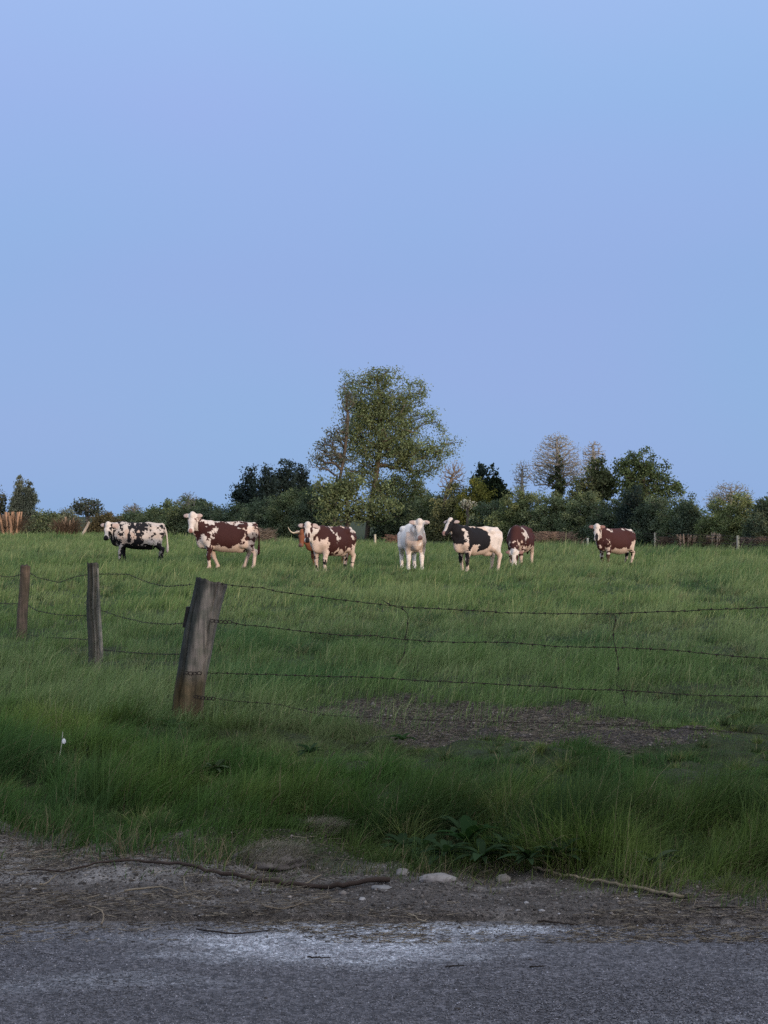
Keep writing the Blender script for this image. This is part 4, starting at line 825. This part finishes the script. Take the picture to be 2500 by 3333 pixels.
# ---------------------------------------------------------------- sticks, stones and litter by the road
def stick(label, pts_px, r0, r1, col, name='stick', n=40, rough=.0025):
    pts = []
    for a, b in pts_px: D = DG(b); p = P(a, b, D); p[2] = max(float(gz(p[0], p[1])), .005) + r0; pts.append(p)
    q = smooth_path(pts, n); q[:, 2] = np.maximum(np.maximum(gz(q[:, 0], q[:, 1]), .006) + r0 * 1.2 + .004, q[:, 2]); q[1:-1] += rng.normal(0, rough, (n - 2, 3))
    v, f = path_tube(q, np.linspace(r0, r1, n) * rng.uniform(.88, 1.15, n), 7); m = MB(); m.add(v, f, col); return tag(m.build(name, M_bark, smooth=True), label, 'stick', 'fallen sticks by the road')
stick('long dark stick lying across the bare soil on the left', [(1270, 2908), (1150, 2906), (1040, 2908), (900, 2900), (700, 2886), (560, 2866), (440, 2854), (300, 2858), (180, 2863), (90, 2855)], .0115, .003, (.045, .033, .028), 'stick', 60)
stick('long thin stick curving out of the grass on the right', [(2225, 2966), (2120, 2945), (2000, 2918), (1850, 2885), (1760, 2862), (1700, 2835), (1675, 2795)], .008, .004, (.2, .17, .12), 'stick', 50)
for lab, pts, r, c_ in [('pale twig in a shallow arc below the left part of the long dark stick', [(405, 2938), (450, 2932), (520, 2928), (580, 2945)], .004, (.28, .24, .18)),
                        ('forked-looking pale twig near the left edge below the long stick', [(130, 2916), (160, 2900), (185, 2880)], .004, (.26, .22, .16)),
                        ('short upright-looking twig below the middle of the long stick', [(600, 2900), (598, 2925), (610, 2940)], .003, (.26, .22, .16)),
                        ('short pale twig crossing over the thick end of the long dark stick', [(950, 2905), (1000, 2885), (1045, 2866)], .004, (.27, .23, .17)),
                        ('bent twig on the soil near the road, left of centre', [(330, 3020), (340, 3005), (325, 2992), (280, 2985)], .004, (.24, .2, .15)),
                        ('thin dark twig lying on the asphalt, left of the pale dust', [(640, 3036), (760, 3055), (880, 3040)], .0035, (.03, .022, .02)),
                        ('dark twig inside the pale dust patch', [(1000, 3128), (1075, 3131)], .003, (.03, .022, .02)),
                        ('dark twig on the soil edge right of the centre', [(1750, 3010), (1880, 3024)], .004, (.035, .025, .02)),
                        ('dark stick piece beside the end of the thin curved stick', [(2150, 2953), (2240, 2968)], .006, (.03, .024, .022)),
                        ('short dark twig on the asphalt below the pale dust', [(1450, 3160), (1510, 3155)], .003, (.03, .024, .022)),
                        ('another dark twig on the asphalt right of the centre', [(1725, 3160), (1775, 3157)], .003, (.03, .024, .022)),
                        ('pale twig on the soil just above the road, right of centre', [(860, 2985), (930, 2992), (990, 2975)], .0035, (.25, .21, .16)),
                        ('light straw stalk at the road edge below the stones', [(1320, 3000), (1390, 3012)], .003, (.3, .26, .2)),
                        ('dark twig near the right edge on the bare soil', [(2260, 2990), (2400, 2992)], .004, (.035, .028, .024))]:
    stick(lab, pts, r, r * .6, np.array(c_) * .75, 'twig', 14, .0012)
sv, sf = icosub(3)
def rock(label, px, py, rx_, ry_, rz_, col, seed, name='stone', cat='stone'):
    D = DG(py); p = P(px, py, D); p[2] = float(gz(p[0], p[1])) + rz_ * .25
    d = 1 + .55 * (fbm(sv[:, 0] * 1.6 + seed, sv[:, 1] * 1.6, sv[:, 2] * 1.6, s=seed, o=4) - .5) * 2 * .6; v = sv * d[:, None] * np.array([rx_, ry_, rz_])
    o = mesh(name, v, sf, M_tint, None, np.tile(col, (len(v), 1)), name != 'stone'); o.location = p; return tag(o, label, cat)
rock('flat pale stone at the grass edge near the picture centre', 1425, 2902, 0.07, .045, .022, (.22, .21, .21), 3)
rock('smaller pale stone left of the flat one at the grass edge', 1312, 2868, .028, .03, .018, (.2, .19, .19), 4)
rock('pale flat stone on the soil beside the thick end of the long stick', 1240, 2925, 0.04, .03, .008, (.17, .17, .175), 5)
rock('little pale stone half in the grass, right of the flat pale one', 1640, 2880, .03, .03, .022, (.17, .16, .15), 6)
rock('small white chip of stone below the long stick', 1180, 2958, .012, .012, .008, (.3, .3, .31), 7)
for (lab, px, py, rr_, hh_, sd_) in [('dry greyish hummock of earth and dead grass at the verge, left of centre', 880, 2835, .15, .05, 31), ('small dry hummock at the grass edge, above the thick end of the long stick', 1040, 2762, .09, .03, 32)]:
    rock(lab, px, py, rr_, rr_ * .8, hh_, (.13, .12, .115), sd_, 'hummock', 'hummock'); D = DG(py); X0 = (px - CX) / FP * D
    n = 1600; u = rng.normal(size=(n, 3)); u /= np.linalg.norm(u, axis=1)[:, None]; u[:, 2] = np.abs(u[:, 2]); zb = float(gz(X0, D)) + hh_ * .25
    Bp = np.array([X0, D, zb]) + u * np.array([rr_, rr_ * .8, hh_]) * .98
    V, F, C = blades(Bp, rng.uniform(.02, .06, n), np.full(n, .0025), rng.uniform(.6, 2.0, n), rng.normal(.2, 1.1, n), np.array([.2, .185, .16]) * rng.uniform(.4, 1.3, (n, 1)))
    o = mesh('dead_grass', V - np.array([X0, D, zb]), F, M_blade, None, C); par_ = [q for q in COL.objects if q.get('label') == lab][0]; o.parent = par_
# weeds
def weed(label, px, py, size, n, col, seed):
    D = DG(py); x0 = (px - CX) / FP * D; z0 = float(gz(x0, D)); Vv, Ff, Cc = [], [], []
    for i in range(n):
        a = rng.uniform(0, 2 * pi); el = rng.uniform(.3, 1.2); Ln = size * rng.uniform(.6, 1.1); wv = Ln * rng.uniform(.22, .34); d = np.array([cos(a), sin(a)]); s = np.array([-sin(a), cos(a)]); pts = []
        K = 7
        for k in range(K + 1):
            t = k / K; r = Ln * t * cos(el * (1 - .5 * t)); z = Ln * (sin(el) * t - .45 * t * t) + size * .25; wk = wv * .5 * (sin(pi * min(1, t * 1.0 + .02)) ** .7) if k < K else .002
            for q in (-1, 0, 1): pts.append((d[0] * r + s[0] * q * wk, d[1] * r + s[1] * q * wk, z + abs(q) * wk * .35))
        o = len(Vv); Vv += pts
        for k in range(K):
            for q in (0, 1): Ff.append([o + 3 * k + q, o + 3 * k + q + 1, o + 3 * k + q + 4, o + 3 * k + q + 3])
        Cc += [tuple(np.array(col) * rng.uniform(.7, 1.3))] * len(pts)
    o = mesh('leafy_weed', Vv, Ff, M_leaf, None, np.array(Cc), True); o.location = (x0, D, z0 + .03); tag(o, label, 'weed', 'broad-leaved weeds in the verge')
weed('dark broad-leaved weed sticking up from the tall grass right of centre', 1520, 2800, .22, 12, (.022, .05, .02), 1)
weed('low leafy weed at the foot of the leaning post', 560, 2400, .16, 14, (.04, .07, .03), 2)
weed('small bluish weed in the verge below the leaning post', 700, 2590, .11, 12, (.07, .10, .06), 3)
weed('low weed rosette in the grass at the right edge', 2130, 2880, .12, 12, (.06, .085, .05), 4)
weed('dark leafy weed left of the mud patch', 1010, 2480, .13, 12, (.035, .065, .035), 5)
weed('docks growing above the mud patch', 1310, 2440, .12, 10, (.03, .06, .025), 6)
for i, (px, py) in enumerate([(1380, 2800), (1450, 2840), (1570, 2850), (1640, 2830), (1720, 2870), (1310, 2780), (1820, 2860), (1500, 2760)]):
    weed(['nettle-like dark weed, leftmost but one of the dark clump at the verge front', 'dark weed in the lower left of the dark clump at the verge front', 'dark weed low in the middle of the dark clump at the verge front', 'dark weed right of the middle of the dark clump at the verge front', 'dark weed above the thin curved stick', 'dark weed at the left end of the dark clump at the verge front', 'dark weed at the right end of the dark clump at the verge front', 'dark weed topmost in the dark clump at the verge front'][i], px, py, .13, 16, (.03, .055, .028), i)
# white scrap and stalk on the left
pz = P(200, 2500, 8.4); m = MB(); z0 = float(gz(pz[0], 8.4)); q = smooth_path([(pz[0] - .025, 8.4, z0), (pz[0] + .0, 8.4, z0 + .1), (pz[0] + .012, 8.38, z0 + .2)], 8); m.add(*path_tube(q, np.linspace(.0035, .002, 8), 5), (.5, .5, .42)); tag(m.build('dry_stalk', M_tint), 'pale dry stalk standing in the verge grass on the left', 'stalk')
o = rock('crumpled white scrap of litter beside the pale stalk on the left', 212, 2490, .011, .008, .016, (.7, .74, .8), 9, 'litter_scrap', 'litter'); o.location = (pz[0] + .022, 8.36, z0 + .15)
n = 60; px_ = rng.uniform(60, 1200, n); py_ = rng.uniform(2100, 2260, n)
B_ = np.array([[(a - CX) / FP * DG(b), DG(b), 0] for a, b in zip(px_, py_)]); B_[:, 2] = gz(B_[:, 0], B_[:, 1])
V, F, C = blades(B_, rng.uniform(.2, .38, n), np.full(n, .004), rng.uniform(.05, .35, n), rng.normal(.2, 1.2, n), np.array([.20, .20, .11]) * rng.uniform(.6, 1.2, (n, 1)), 3)
tag(mesh('seed_stalks', V, F, M_blade, col=C), 'tall thin pale grass stalks around the fence posts', 'grass', kind='stuff')

# ---------------------------------------------------------------- unseen hedge added behind the viewer as an occluder, to shade the foreground
HX = np.arange(-14, 46, .5)
HT = 3.25 + 1.3 * (fbm(HX * .35, 0, s=201) - .5)
Vh, Fh = [], []
for i, (x_, t_) in enumerate(zip(HX, HT)):
    for (dy, zz) in ((.9, -.1), (1.0, t_ * .5), (.6, t_ * .92), (0, t_), (-.6, t_ * .92), (-1.0, t_ * .5), (-.9, -.1)): Vh.append((x_, -6.2 + dy + .25 * sin(i * 1.7 + zz), zz * .93))
    if i: Fh += [[(i - 1) * 7 + k, (i - 1) * 7 + k + 1, i * 7 + k + 1, i * 7 + k] for k in range(6)]
root = empty('shading_hedge', (0, -6.2, 0), 'unseen tall hedge added behind the viewer to shade the foreground', 'hedge')
Vh = np.array(Vh) - [0, -6.2, 0]; mesh('blocking_core', Vh, Fh, M_bark, root, np.tile((.03, .032, .02), (len(Vh), 1)), True)
n = 22000; hx2 = rng.uniform(-14, 45.5, n); ht2 = np.interp(hx2, HX, HT); zz = rng.random(n) ** .7 * ht2 * 1.03; dy = (1.05 - .75 * sstep(.6, 1.05, zz / ht2)) * np.sign(rng.normal(size=n)) * rng.uniform(.8, 1.15, n)
V, F, C = leaves(np.stack([hx2, dy, zz], 1), .13, np.array(DG_) * 1.3 * rng.uniform(.6, 1.4, (n, 1))); mesh('foliage', V, F, M_leaf, root, C)
print('verts', sum(len(o.data.vertices) for o in COL.objects if o.type == 'MESH'))
